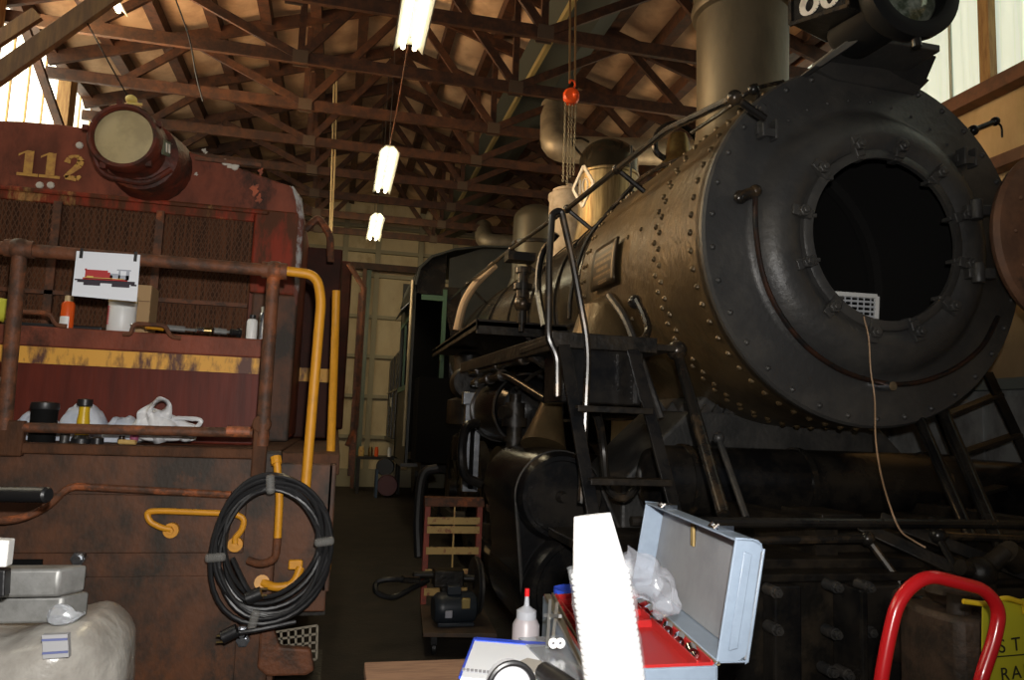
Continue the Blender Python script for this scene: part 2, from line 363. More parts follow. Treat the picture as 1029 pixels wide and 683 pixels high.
tag(MB().tube(spline([at(175, -5, Y=7.2), at(190, 38, Y=7.2), at(197, 75, Y=7.2), at(204, 102, Y=7.2)]), .008, 6).build('hanging_wire', RUBBER), 'thin dark wire dangling from the rafters at upper left', 'wire')
hw = thing('work_light_cord', at(130, 100, Y=4.9), 'thin cord running down to a yellowish plug above the rusty headlight', 'cord')
MB().tube([at(78, 5, Y=4.9), at(105, 55, Y=4.9), at(129, 98, Y=4.9)], .005, 6).build('cord', PIPE, hw)
MB().ball(at(132, 100, Y=4.9), .035, (1, 1, .8)).cyl(at(128, 104, Y=4.88), at(143, 105, Y=4.88), .008).build('plug', mat('yellowed_plug', (.6, .5, .15), .5), hw); near(hw)
# chain hoist
YH = 6.5; h = thing('chain_hoist', at(574, 97, Y=YH), 'orange chain hoist hanging from roof straps above the boiler', 'hoist')
c = at(574, 97, Y=YH)
m = MB(); m.lathe([(0, -.05), (.055, -.05), (.078, -.03), (.078, .03), (.055, .05), (0, .05)], c, (.3, 1, 0), 20); m.ball(c+V((.03, -.05, .0)), .035)
m.build('hoist_body', ORANGE, h)
MB().tube(spline([c+V((0, 0, .06)), c+V((.03, 0, .1)), c+V((.03, 0, .15)), c+V((-.01, 0, .16)), c+V((-.02, 0, .13))], 5), .010, 8).build('hook', ORANGE, h)
m = MB()
for dx in (-.02, .035): m.bar(c+V((dx, 0, .14)), V((c.x+dx-.03, YH, 6.08)), .018, .008, (0, 1, 0))
m.build('strap', mat('strap_brown', (.20, .11, .04), .7), h)
for dx, ln in ((-.055, .78), (-.015, .80), (.012, .74), (.045, .72)):
    m = MB(); q = 0
    while q < ln:
        a = .011 if int(q/.022) % 2 else 0
        m.tube([c+V((dx+.009*math.cos(t)*(0 if a else 1), .009*math.cos(t)*(1 if a else 0), -.06-q+.016*math.sin(t))) for t in [2*PI*k/6 for k in range(6)]], .0035, 4, True); q += .024
    m.build('chain', mat('chain_steel', (.25, .2, .13), .4, .7), h)
near(h)
# round ducts at the roof
d = thing('vent_duct', at(575, 140, Y=9.6), 'fat galvanized duct elbow running sideways behind the chain hoist', 'duct')
p = [at(562, 112, Y=9.6), at(553, 135, Y=9.5), at(566, 158, Y=9.4), at(600, 150, Y=9.3), at(700, 158, Y=9.3)]
MB().tube(rnd([at(556, 108, Y=9.3), at(556, 150, Y=8.75), at(640, 152, Y=8.65), at(900, 160, Y=8.65)], .23), .172, 18).build('duct_pipe', DUCTM, d); near(d)
d = thing('vent_duct', at(497, 240, Y=14), 'galvanized duct elbow above the locomotive cab roof', 'duct')
MB().tube(rnd([at(486, 228, Y=14.4), at(486, 243, Y=14), at(540, 246, Y=14)], .2), .17, 18).build('duct_pipe', DUCTM, d); near(d)
# ================================================================ STEAM LOCOMOTIVE
BX, BZ, BR = 2.55, 2.56, .92
L = thing('steam_locomotive', (BX, 7, 0), 'large black steam locomotive with open smokebox and riveted grey-brown boiler', 'locomotive')
A = (0, 1, 0)
def onb(ang, y, r=BR): return V((BX-r*math.cos(ang), y, BZ+r*math.sin(ang)))      # ang 0 = aisle side, pi/2 = top
# smokebox shell
m = MB(); m.lathe([(.86, 3.2), (BR, 3.2), (BR, 5.02), (.86, 5.02)], (BX, 0, BZ), A, 96)
def rivet(m, p, nrm, r=.014):
    m.lathe([(r, 0), (r*.8, r*.5), (r*.35, r*.85), (0, r*.9)], p, nrm, 7)
for y, n in ((3.29, 64), (3.66, 64), (3.72, 64), (4.90, 52), (4.96, 52)):
    for k in range(n):
        a = 2*PI*k/n+(y > 3.7)*.05
        rivet(m, onb(a, y), onb(a, y)-V((BX, y, BZ)), .018)
for k in range(5):
    for a in (-.35, .2, .95): rivet(m, onb(a, 3.95+k*.2), onb(a, 0)-V((BX, 0, BZ)), .015)
m.build('smokebox', SMOKE, L)
# saw-tooth lower shell interior wall
m = MB(); m.lathe([(.84, 3.22), (.84, 5.0), (0, 5.0)], (BX, 0, BZ), A, 48); m.lathe([(.845, 4.1), (.78, 4.1), (.78, 4.16), (.845, 4.16)], (BX, 0, BZ), A, 48)
m.build('smokebox_interior', mat('soot_black', (.012, .011, .010), .8), L)
# front plate with dished ring
prof = [(BR-.02, .1), (BR, .08), (BR, .015), (BR-.012, 0), (.70, 0), (.675, -.01), (.655, -.035), (.62, -.075), (.57, -.10), (.52, -.105), (.475, -.09), (.455, -.078), (.45, -.10), (.437, -.108), (.405, -.108), (.405, -.085), (.44, -.07), (.55, -.06), (.66, .0), (.86, .05)]
m = MB(); m.lathe(prof, (BX, 3.16, BZ), A, 96)
for k in range(34):
    a = 2*PI*(k+.4)/34; rivet(m, V((BX-.875*math.cos(a), 3.16, BZ+.875*math.sin(a))), (0, -1, 0), .016)
for k in range(9):
    a = .9+.17*k; rivet(m, V((BX-.74*math.cos(a), 3.16, BZ+.74*math.sin(a))), (0, -1, 0), .009)
m.build('smokebox_front', FRONT, L)
for k in range(12):                                        # door dogs round the opening
    a = 2*PI*(k+.35)/12; d = V((-math.cos(a), 0, math.sin(a))); p = V((BX, 3.055, BZ))+d*.475; tt = V((math.sin(a), 0, math.cos(a)))
    m = MB(); m.bar(p-d*.055, p+d*.05, .05, .036, (0, 1, 0)); m.cyl(p+V((0, .02, 0)), p+V((0, -.055, 0)), .017, seg=8); m.cyl(p+V((0, -.014, 0)), p+V((0, -.042, 0)), .030, seg=6)
    m.bar(p-d*.06+V((0, -.01, 0)), p-d*.06+V((0, .05, 0)), .045, .02)
    m.build('door_clamp', FRONT, L, bevel=.004)
for qx, qy in ((770, 131), (970, 159)):                    # lamp brackets on the front
    p = at(qx, qy, Y=3.13); m = MB(); m.box(p+V((0, .015, 0)), (.09, .03, .04)).box(p+V((-.03, -.01, 0)), (.022, .06, .09)).box(p+V((.035, -.01, .0)), (.016, .06, .10)).box(p+V((0, -.03, -.02)), (.07, .012, .04))
    m.build('marker_bracket', FRONT, L, bevel=.004)
p = at(761, 113, Y=3.14); MB().cyl(p, p+V((0, -.04, 0)), .028).cyl(p+V((0, -.04, 0)), p+V((0, -.055, 0)), .015).build('plug_bolt', FRONT, L)
# copper-black pipe curling round the ring
pts = [at(x, y, Y=3.115) for x, y in ((759, 192), (760, 235), (768, 280), (786, 318), (815, 352), (855, 376), (905, 386), (950, 375), (985, 350), (1003, 318))]
MB().tube(spline(pts, 6), .0125, 10).build('front_pipe', mat('coppery_pipe', (.07, .032, .02), .35, .5, (.02, .02, .02), 8), L)
MB().ball(pts[0], .032).cyl(pts[0], at(744, 198, Y=3.12), .026, .03).ball(at(744, 198, Y=3.12), .034, (1, .7, 1)).cyl(pts[0]+V((0, .08, 0)), pts[0], .02).build('pipe_fitting', PIPE, L)
p = at(893, 388, Y=3.09); MB().cyl(p+V((0, .07, 0)), p+V((0, -.03, 0)), .022).build('pipe_fitting', STEEL, L)
# opened round door, hinged to the right
D = V((3.475, 2.93, 2.60)); m = MB()
m.lathe([(0, .03), (.3, .03), (.44, .0), (.465, -.02), (.475, -.05), (.46, -.075), (.42, -.085), (0, -.085)], D, A, 64)
for k in range(14):
    a = 2*PI*k/14; rivet(m, D+V((-.38*math.cos(a), -.085, .38*math.sin(a))), (0, -1, 0), .012)
dr = m.build('smokebox_door', DOORB, L)
m = MB(); p = D+V((-.26, -.11, .02))
for a, b in (((0, .18), (0, -.18)), ((0, .18), (.5, .28))): m.bar(p+V((a[0], 0, a[1])), p+V((b[0], 0, b[1])), .05, .05, (0, 1, 0))
m.build('door_stiffener', DOORB, dr, bevel=.006)
for z in (2.74, 2.42):
    m = MB(); m.bar((BX+.44, 3.03, z), (3.12, 3.0, z), .05, .045, (0, 1, 0)); m.cyl((3.03, 3.0, z-.05), (3.03, 3.0, z+.05), .03, seg=12); m.box((3.06, 3.08, z), (.1, .14, .05))
    m.build('door_hinge', FRONT, L, bevel=.005)
# boiler barrel behind
m = MB(); m.lathe([(.3, 5.02), (.885, 5.02), (.885, 7.6), (.93, 9.2), (.93, 11.3), (.3, 11.3)], (BX, 0, BZ), A, 96); m.build('boiler', JACKET, L)
for y in (5.06, 5.75, 6.6, 7.5, 8.5, 9.5, 10.4):
    r = .89+max(0, min(.045, (y-7.6)*.03)); MB().lathe([(r, y), (r+.012, y), (r+.012, y+.06), (r, y+.06)], (BX, 0, BZ), A, 96).build('boiler_band', PIPE, L)
# builder's plate
m = MB(); c0 = onb(.02, 4.47, BR); ang = [-.07, .26]
def pl(y, a, off): return onb(a, y, BR+off)
m.sheet(lambda u, v: pl(4.24+.42*u, -.08+.30*v, .024), 8, 8); o = m.build('builder_plate', mat('plate_bronze_black', (.05, .035, .02), .35, .6), L, solid=.016)
m = MB()
for j, (u0, u1) in enumerate(((.2, .8), (.12, .88), (.12, .88), (.25, .75), (.12, .88), (.3, .7))):
    a = .17-.045*j; x = 4.26+.38*u0
    while x < 4.26+.38*u1: m.bar(pl(x, a, .034), pl(x, a+.024, .034), .013, .012, (1, 0, 0)); x += .026
m.build('raised_lettering', mat('plate_letters_tan', (.30, .2, .1), .4, .6), o)
# steam pipe casing flaring from the smokebox, straps
m = MB(); p0, p1 = V((1.72, 4.35, 2.35)), V((1.33, 4.15, 1.35))
m.tube([onb(-.2, 4.4, .86), onb(-.3, 4.4, .95), V((1.56, 4.35, 2.0)), V((1.50, 4.3, 1.9))], [.1, .2, .22, .12], 24)
m.build('steam_pipe_casing', SMOKE, L)
MB().tube(spline([at(612, 297, Y=4.2), at(628, 320, Y=4.0), at(640, 350, Y=3.9), at(652, 385, Y=3.8), at(664, 420, Y=3.75)]), .022, 8).build('casing_strap', DGREY, L)
MB().tube(spline([at(640, 301, Y=3.75), at(648, 318, Y=3.68), at(651, 333, Y=3.62), at(642, 345, Y=3.55), at(632, 348, Y=3.5)]), .020, 8).ball(at(638, 303, Y=3.78), .04).build('grab_iron', PIPE, L)
# chimney
SX, SY = 2.55, 4.4
m = MB(); m.lathe([(.27, 3.2), (.42, 3.36), (.33, 3.46), (.305, 3.6), (.300, 3.8), (.308, 4.42), (.335, 4.44), (.345, 4.48), (.335, 4.53), (.325, 4.54), (.34, 4.7), (.29, 4.7), (.28, 3.4)], (SX, SY, 0), (0, 0, 1), 48); m.build('chimney', mat('chimney_graphite', (.10, .078, .048), .45, .4, (.15, .115, .07), 3, (1, 1, .4), bump=.15), L)
# domes
def dome(y, r, ztop, zb, m_, name='dome'):
    h = ztop-zb; pr = [(r*1.25, -.05), (r*1.12, .05), (r*1.0, .16), (r, h-r*.75)] + [(r*math.cos(t), h-r*.75+r*.75*math.sin(t)) for t in [PI/2*k/8 for k in range(1, 9)]]
    return MB().lathe(pr, (BX, y, zb), (0, 0, 1), 40).build(name, m_, L)
d1 = dome(7.0, .30, 4.52, 3.42, mat('sand_dome_gloss', (.05, .043, .03), .18, .7, (.09, .075, .05), 4), 'sand_dome')
MB().lathe([(.36, 3.4), (.33, 3.5), (.303, 3.62), (.303, 4.12), (.312, 4.13), (.312, 4.15), (.303, 4.16)], (BX, 7, 0), (0, 0, 1), 40).build('dome_casing', mat('brushed_dome_reflection', (.42, .31, .16), .38, .8, (.25, .18, .09), 14, (3, 3, .2)), d1)  # golden reflection on the lower dome side is put into this colour
MB().tube(spline([(2.24, 6.9, 4.28), (2.14, 6.87, 4.36), (2.10, 6.85, 4.42), (2.2, 6.88, 4.46), (2.3, 6.9, 4.44)], 5), .012, 6).build('dome_handle', PIPE, d1)
m = MB(); c = at(586, 187, Y=6.6); u = V((.42, -.9, 0)).normalized()*.14; z = V((0, 0, .20))      # diamond number plate on the dome side
for a, b in ((z, u), (u, -z), (-z, -u), (-u, z)): m.bar(c+a, c+b, .03, .015, V((.9, .42, 0)))
m.bar(c+V((0, 0, .07))-u*.3, c-V((0, 0, .07))-u*.3, .015, .015); m.tube([c+u*.2+u*.25*math.cos(t)+V((0, 0, .07*math.sin(t))) for t in [2*PI*k/12 for k in range(12)]], .009, 5, True)
m.build('diamond_plate', CREAM, d1)
MB().lathe([(.27, -.05), (.25, .1), (.235, .75), (.25, .78), (.25, .84), (.20, .87), (.20, .9), (.04, .92), (.04, .98), (0, .98)], (BX, 8.35, 3.50), (0, 0, 1), 32).build('steam_dome', PINKW, L)
d3 = dome(9.9, .32, 4.66, 3.45, mat('rear_dome_graphite', (.10, .09, .065), .35, .5), 'sand_dome')
MB().lathe([(.325, 4.05), (.335, 4.06), (.335, 4.1), (.325, 4.11)], (BX, 9.9, 0), (0, 0, 1), 40).build('dome_band', PIPE, d3)
# bell in its yoke
YB = 5.55; c = at(681, 168, Y=YB)
MB().lathe([(0, .30), (.04, .30), (.07, .28), (.09, .22), (.10, .12), (.13, .04), (.165, 0), (.155, 0), (.09, .1), (0, .2)], c, (0, 0, 1), 28).build('bell', BRASS, L)
MB().tube(spline([c+V((-.10, 0, .05)), c+V((-.20, 0, .12)), c+V((-.18, 0, .28)), c+V((-.02, 0, .38)), c+V((.14, 0, .30)), c+V((.22, 0, .12)), c+V((.20, 0, -.12))], 6), .026, 8).cyl(c+V((-.12, 0, .05)), c+V((.22, -.1, -.3)), .03).build('bell_yoke', BLK, L)
MB().ball(c+V((0, 0, -.05)), .06, (1, 1, .5)).build('bell_clapper', REDP, L)
# whistle / valve stack
c = at(633, 205, Y=6.2)
m = MB()
for r, a, b in ((.045, -.35, -.1), (.06, -.1, -.05), (.04, -.05, .03), (.055, .03, .07), (.03, .07, .14), (.012, .14, .55)): m.cyl(c+V((0, 0, a)), c+V((0, 0, b)), r, seg=12)
m.build('whistle', PIPE, L)
# aisle-side handrail on posts
HR = [at(x, y, X=1.60) for x, y in ((738, 98), (671, 130), (620, 170), (570, 210), (514, 250), (470, 285), (440, 312))]
MB().tube(HR, .019, 10).build('boiler_handrail', PIPE, L)
for i, y in ((0, 3.2), (2, 4.4), (3, 5.35), (4, 7.2), (5, 9.6)):
    p = HR[i]; q = V((BX, p.y, BZ))+(V((p.x, p.y, p.z))-V((BX, p.y, BZ))).normalized()*.9
    MB().cyl(p, q, .017, seg=8).ball(p, .034).build('handrail_post', PIPE, L)
MB().tube(spline([at(787, 82, Y=3.3), at(757, 90, Y=3.28), at(735, 106, Y=3.4), at(715, 120, Y=3.7), at(695, 133, Y=4.0)]), .011, 8).ball(at(757, 90, Y=3.28), .03).build('brake_pipe', PIPE, L)
MB().tube(spline([at(760, 85, Y=3.3), at(762, 97, Y=3.25), at(754, 107, Y=3.25), at(742, 110, Y=3.3)]), .009, 8).build('brake_pipe', PIPE, L)
MB().tube(spline([at(705, 152, Y=4.05), at(650, 175, Y=4.7), at(610, 215, Y=5.0), at(588, 245, Y=5.12), at(575, 290, Y=5.15), at(572, 320, Y=5.15)]), .016, 8).build('sand_pipe', PIPE, L)
MB().tube(spline([at(560, 235, Y=5.5), at(545, 255, Y=5.6), at(541, 290, Y=5.6), at(547, 328, Y=5.4)]), .026, 8).build('sand_pipe', BLK, L)
MB().tube(spline([at(497, 266, Y=9.2), at(478, 285, Y=9.4), at(466, 305, Y=9.5), at(459, 332, Y=9.5)]), .055, 10).build('wrapped_pipe', mat('pipe_lagging', (.4, .3, .2), .8, bump=.4), L)
# headlight on its shelf
HC = at(912, -10, Y=2.62)
m = MB(); m.lathe([(0, .42), (.10, .42), (.14, .36), (.15, .12), (.19, .08), (.215, .05), (.235, .0), (.235, -.04), (.20, -.05), (.165, -.045), (.165, .0)], HC, A, 40)
hl = m.build('headlight', mat('headlight_black', (.010, .010, .010), .5, spec=.25), L)
MB().lathe([(0, -.012), (.08, -.012), (.14, .0), (.165, .02)], HC, A, 32).build('lens', LENS, hl)
for k in range(3):
    a = .6+2.1*k; MB().cyl(HC+V((.235*math.cos(a), -.02, .235*math.sin(a))), HC+V((.27*math.cos(a), -.02, .27*math.sin(a))), .02).build('clamp', BLK, hl)
# number board wing on the aisle side of the lamp
P = [at(x, y, Y=yy) for x, y, yy in ((795, 25, 3.0), (853, 6, 2.72), (853, -50, 2.72), (795, -38, 3.0))]
nrm = (P[1]-P[0]).cross(P[3]-P[0]).normalized(); 
if nrm.y > 0: nrm = -nrm
m = MB(); m.prism(P, -nrm*.28); nb = m.build('number_box', BLK, L, bevel=.006)
m = MB()
for i in range(4): a, b = P[i], P[(i+1) % 4]; m.bar(a+nrm*.006, b+nrm*.006, .018, .012, nrm)
m.build('board_frame', PIPE, nb)
def ribbon(m, pts, ws, o, ux, uz, n, th=.004):
    for i in range(len(pts)-1):
        (x0, z0), (x1, z1) = pts[i], pts[i+1]; dx, dz = x1-x0, z1-z0; l = math.hypot(dx, dz) or 1; nx, nz = -dz/l, dx/l
        q = [(x0+nx*ws[i], z0+nz*ws[i]), (x1+nx*ws[i+1], z1+nz*ws[i+1]), (x1-nx*ws[i+1], z1-nz*ws[i+1]), (x0-nx*ws[i], z0-nz*ws[i])]
        m.prism([o+ux*a+uz*b for a, b in q], n*th)
ux = (P[1]-P[0]); W = ux.length; ux.normalize(); uz = nrm.cross(ux).normalized(); uz = -uz if uz.z < 0 else uz
m = MB()
el = [2*PI*k/20 for k in range(21)]
o0 = P[0]+nrm*.004
s = W*.9
ribbon(m, [(W*.68+s*.15*math.cos(t), s*.34+s*.24*math.sin(t)) for t in el], [s*(.028+.035*abs(math.cos(t))) for t in el], o0, ux, uz, nrm)
ribbon(m, [(W*.32+s*.14*math.cos(t), s*.24+s*.15*math.sin(t)) for t in el], [s*(.028+.03*abs(math.cos(t))) for t in el], o0, ux, uz, nrm)
arc = [PI*.62+.42*PI*k/8 for k in range(9)]
ribbon(m, [(W*.32+s*.16*math.cos(t)*1.05+s*.02, s*.28+s*.30*math.sin(t)) for t in arc], [s*(.02+.04*k/8) for k in range(9)], o0, ux, uz, nrm)
m.build('board_number', CREAM, nb)
# shelf
m = MB(); F = [at(x, y, Y=2.85) for x, y in ((862, 30), (945, 45), (945, 52), (862, 38))]
m.prism(F, (0, .35, 0)); F2 = [at(818, 66, Y=3.05), at(862, 32, Y=2.85), at(862, 42, Y=2.85), at(824, 68, Y=3.05)]
m.prism(F2, (0, .2, 0)); F3 = [at(866, 42, Y=2.95), at(942, 56, Y=2.95), at(930, 84, Y=3.1), at(855, 66, Y=3.1)]
m.prism(F3, (0, .12, .0)); F4 = [at(818, 67, Y=3.12), at(858, 46, Y=3.0), at(935, 80, Y=3.12), at(920, 95, Y=3.15), at(840, 80, Y=3.15)]
m.prism(F4, (0, .25, 0)); m.cyl(at(888, 28, Y=2.95), at(890, 12, Y=2.95), .05, seg=14)
m.build('headlight_bracket', FRONT, L, smooth=30, bevel=.006)
# marker rod right
MB().tube([at(978, 131, Y=3.3), at(998, 123, Y=3.3)], .016, 8).ball(at(978, 131, Y=3.3), .03).ball(at(1000, 122, Y=3.3), .026).tube(spline([at(1000, 122, Y=3.3), at(1006, 127, Y=3.3), at(1007, 138, Y=3.3)]), .006, 6).build('marker_rod', BLK, L)
# platform over the cylinders and running boards
m = MB(); m.b2(.90, 1.5, 3.16, 3.75, 1.955, 1.985); m.b2(.90, 1.40, 3.14, 3.16, 1.94, 2.01)
m.prism([(.92, 3.7, 1.955), (1.5, 3.7, 1.955), (1.5, 5.7, 2.0), (.92, 5.7, 2.0)], (0, 0, .03)); m.bar((.915, 3.15, 1.965), (.915, 5.7, 2.01), .02, .075)
m.build('running_board', GRIME, L, smooth=0, bevel=.004)
m = MB(); m.b2(.98, 1.75, 5.5, 8.2, 2.32, 2.36); m.b2(.98, 1.0, 5.5, 8.2, 2.29, 2.37); m.b2(.98, 1.7, 5.5, 5.52, 2.26, 2.37); m.bar((1.4, 5.7, 2.3), (1.75, 5.7, 2.0), .05, .03); m.build('running_board', GRIME, L, smooth=0, bevel=.004)
m = MB(); m.b2(.97, 1.36, 3.2, 3.5, 1.70, 1.95); bx = m.build('lubricator_box', BLK, L, bevel=.008)
m = MB(); [rivet(m, (1.3, 3.2, 1.73+.027*k), (0, -1, 0), .005) for k in range(8)]; m.b2(1.315, 1.325, 3.185, 3.2, 1.71, 1.94); m.build('hinge_strip', DGREY, bx)
# inverted-U pole rail and ladder to the platform (aisle side)
def ladder(xo, mir, name='ladder'):
    def X(p): return V((2*BX-p.x if mir else p.x, p.y, p.z)) + V(((xo if mir else 0), 0, 0))
    T = MB()
    lt, lb = V((.955, 3.14, 1.95)), V((1.08, 2.72, .72)); rt, rb = V((1.28, 3.14, 1.95)), V((1.47, 2.72, .72))
    for a, b in ((lt, lb), (rt, rb)): T.bar(X(a), X(b), .055, .018, (1, 0, 0) if False else (0, -1, .3))
    l = T.build(name, BLK, L, smooth=0, bevel=.003)
    for t in (.22, .46, .70, .93):
        a, b = lt.lerp(lb, t), rt.lerp(rb, t); m = MB(); m.bar(X(a), X(b), .10, .012, (0, 0, 1)); m.bar(X(a)+V((0, -.048, -.01)), X(b)+V((0, -.048, -.01)), .008, .022)
        m.build('step', GRIME, l, smooth=0, bevel=.003)
ladder(0, False)
T_ = [at(938, 398, Y=3.95), at(992, 374, Y=3.95)]; B_ = [at(1004, 566, Y=3.5), at(1075, 552, Y=3.5)]
lr = None; m = MB(); m.bar(T_[0], B_[0], .075, .02, (0, -1, .3)); m.bar(T_[1], B_[1], .075, .02, (0, -1, .3)); lr = m.build('ladder', BLK, L, smooth=0, bevel=.003)
for t in (.14, .38, .62, .86): MB().bar(T_[0].lerp(B_[0], t), T_[1].lerp(B_[1], t), .10, .022, (0, 0, 1)).build('step', GRIME, lr, smooth=0, bevel=.003)
pts = [at(x, y, Y=3.10) for x, y in ((560, 398), (560, 357), (551, 341), (552, 260), (555, 214), (564, 211), (575, 259), (589, 335), (591, 359), (584, 505))]
MB().tube(rnd(pts, .05), .0155, 10).build('pole_handrail', PIPE, L)
# cylinders with valve chest
CX, CZ, VX, VZ = 1.21, .80, 1.075, 1.255
CY0, CY1 = 3.5, 4.3
m = MB(); m.lathe([(0, CY0), (.24, CY0), (.25, CY0-.02), (.275, CY0-.02), (.305, CY0+.02), (.315, CY0+.08), (.315, CY1), (0, CY1)], (CX, 0, CZ), A, 48)
m.lathe([(0, CY0-.06), (.02, CY0-.06), (.03, CY0), (.17, CY0), (.175, CY0-.015), (.195, CY0-.015), (.21, CY0+.01), (.225, CY0+.07), (.225, CY1), (0, CY1)], (VX, 0, VZ), A, 48)
m.build('cylinder_cover', BLK, L, smooth=40)
# casing wrapping both (tangent hull), then saddle toward the frame
import math as _m
def hull(c0, r0_, c1, r1_, y0, y1, grow=0):
    pts = [];  n = 40
    for k in range(n):
        a = 2*PI*k/n; d = (math.cos(a), math.sin(a)); pts.append((c0[0]+(r0_+grow)*d[0], c0[1]+(r0_+grow)*d[1])); pts.append((c1[0]+(r1_+grow)*d[0], c1[1]+(r1_+grow)*d[1]))
    pts = sorted(set(pts)); cr = lambda o, a, b: (a[0]-o[0])*(b[1]-o[1])-(a[1]-o[1])*(b[0]-o[0])
    lo = []
    for p in pts:
        while len(lo) > 1 and cr(lo[-2], lo[-1], p) <= 0: lo.pop()
        lo.append(p)
    up = []
    for p in reversed(pts):
        while len(up) > 1 and cr(up[-2], up[-1], p) <= 0: up.pop()
        up.append(p)
    return [V((x, y0, z)) for x, z in lo[:-1]+up[:-1]]
m = MB(); hp = hull((CX, CZ), .30, (VX, VZ), .215, CY0+.05, 0); m.prism(hp, (0, CY1-CY0-.1, 0)); m.build('cylinder_casing', BLK, L, smooth=50, bevel=.01); MB().tube([p+V((0, -.004, 0)) for p in hp], .009, 6, True).build('casing_edge_highlight', DGREY, L)  # lighter rim tube added to draw the highlight along the casing edge
m = MB(); m.prism([(1.55, 3.92, 1.30), (1.75, 3.92, 1.52), (2.05, 3.92, 1.80), (3.05, 3.92, 1.80), (3.35, 3.92, 1.52), (3.55, 3.92, 1.30), (3.55, 3.92, .55), (1.55, 3.92, .55)], (0, .7, 0)); m.build('saddle', mat('saddle_grey_black', (.03, .03, .029), .5, 0, (.055, .052, .048), 6, bump=.4), L, smooth=0, bevel=.02)
m = MB()
for k in range(10): m.prism([(1.72+.07*k, 3.88, 1.70), (1.755+.07*k, 3.88, 1.75), (1.79+.07*k, 3.88, 1.70)], (0, .03, 0))
m.build('saddle_teeth', DGREY, L)
m = MB(); c = V((3.9, 0, 0)); m.lathe([(0, CY0), (.27, CY0-.02), (.315, CY0+.08), (.315, CY1), (0, CY1)], (2*BX-CX, 0, CZ), A, 40); m.lathe([(0, CY0), (.19, CY0-.015), (.225, CY0+.07), (.225, CY1), (0, CY1)], (2*BX-VX, 0, VZ), A, 40); m.build('cylinder_cover', BLK, L)
# lower edge of front: steps of the saddle, valve nozzle castings behind the ladder
c = at(517, 425, Y=4.3); m = MB()
for r, a, b in ((.07, -.20, -.15), (.045, -.15, -.11), (.06, -.11, -.08), (.045, -.08, -.02), (.075, -.02, .03), (.06, .03, .12), (.035, .12, .17)): m.cyl(c+V((0, 0, a)), c+V((0, 0, b)), r, seg=16)
m.cyl(c+V((0, 0, .06)), c+V((-.09, -.04, .06)), .04, seg=12); m.build('relief_valve', GRIME, L)
MB().tube(spline([c+V((0, 0, .2)), c+V((.12, 0, .3)), c+V((.25, .05, .36))]), .012, 6).build('valve_pipe', GRIME, L)
# air reservoir drum lying under the running board
RC = at(535, 411, Y=4.6)
m = MB(); m.lathe([(0, 4.58), (.12, 4.59), (.185, 4.62), (.215, 4.68), (.225, 4.72), (.225, 5.55), (0, 5.6)], (RC.x, 0, RC.z), A, 48); rv = m.build('air_reservoir', BLK, L)
for y in (4.70, 5.52): MB().lathe([(.226, y), (.238, y), (.238, y+.03), (.226, y+.03)], (RC.x, 0, RC.z), A, 48).build('reservoir_band', PIPE, rv)
for q in (((474, 374), (505, 366), (537, 357), (562, 378)), ((476, 385), (490, 381), (509, 376), (549, 401))):
    p = [at(*q[0], X=.97), at(*q[1], X=.97), at(*q[2], X=.98), at(*q[3], Y=3.9)]
    m = MB(); m.tube(rnd(p, .12), .026, 12)
    for t in (.15, .5, .85): a_ = p[0].lerp(p[2], t); m.cyl(a_, a_+(p[2]-p[0]).normalized()*.07, .038, seg=10)
    m.build('steam_pipe', PIPE, L)
a_, b_ = at(557, 392, Y=3.98), at(546, 449, Y=3.86); MB().tube([a_, a_.lerp(b_, .4), a_.lerp(b_, .8), b_], [.045, .07, .105, .125], 24).build('steam_pipe', SMOKE, L)
MB().tube(spline([at(592, 405, Y=3.45), at(601, 420, Y=3.5), at(606, 450, Y=3.55), at(611, 490, Y=3.5), at(628, 500, Y=3.45), at(640, 488, Y=3.45)]), .022, 10).build('drain_pipe', PIPE, L)
MB().lathe([(0, 6.3), (.13, 6.3), (.14, 6.35), (.14, 6.5), (0, 6.5)], (1.08, 0, 1.93), A, 28).build('pump_flange', GRIME, L)
for z, r in ((2.15, .15), (1.7, .2), (1.35, .13)): MB().lathe([(r*.4, z-.15), (r, z-.13), (r, z+.1), (r*.5, z+.14)], (1.25, 7.35, 0), (0, 0, 1), 20).build('air_pump', GRIME, L)
MB().tube(spline([at(473, 505, Y=6.2), at(440, 470, Y=6.3), at(425, 478, Y=6.3), at(420, 520, Y=6.2), at(421, 560, Y=6.1)][1:]), .04, 10).build('hose', RUBBER, L)
MB().tube(spline([at(480, 425, Y=4.9), at(468, 430, Y=4.85), at(464, 455, Y=4.8), at(468, 478, Y=4.8), at(484, 486, Y=4.8)]), .032, 10).build('hose', BLK, L)
# injector valves by the boiler
c = at(525, 305, Y=5.1); m = MB()
for r, a, b in ((.05, -.02, .1), (.075, .1, .14), (.04, .14, .22), (.06, .22, .26), (.035, -.14, -.02), (.02, -.2, -.14)): m.cyl(c+V((0, 0, a)), c+V((0, 0, b)), r, seg=12)
m.ball(c+V((0, 0, 0)), .065); m.box(c+V((-.03, 0, .33)), (.2, .14, .06)); m.build('check_valve', PIPE, L)
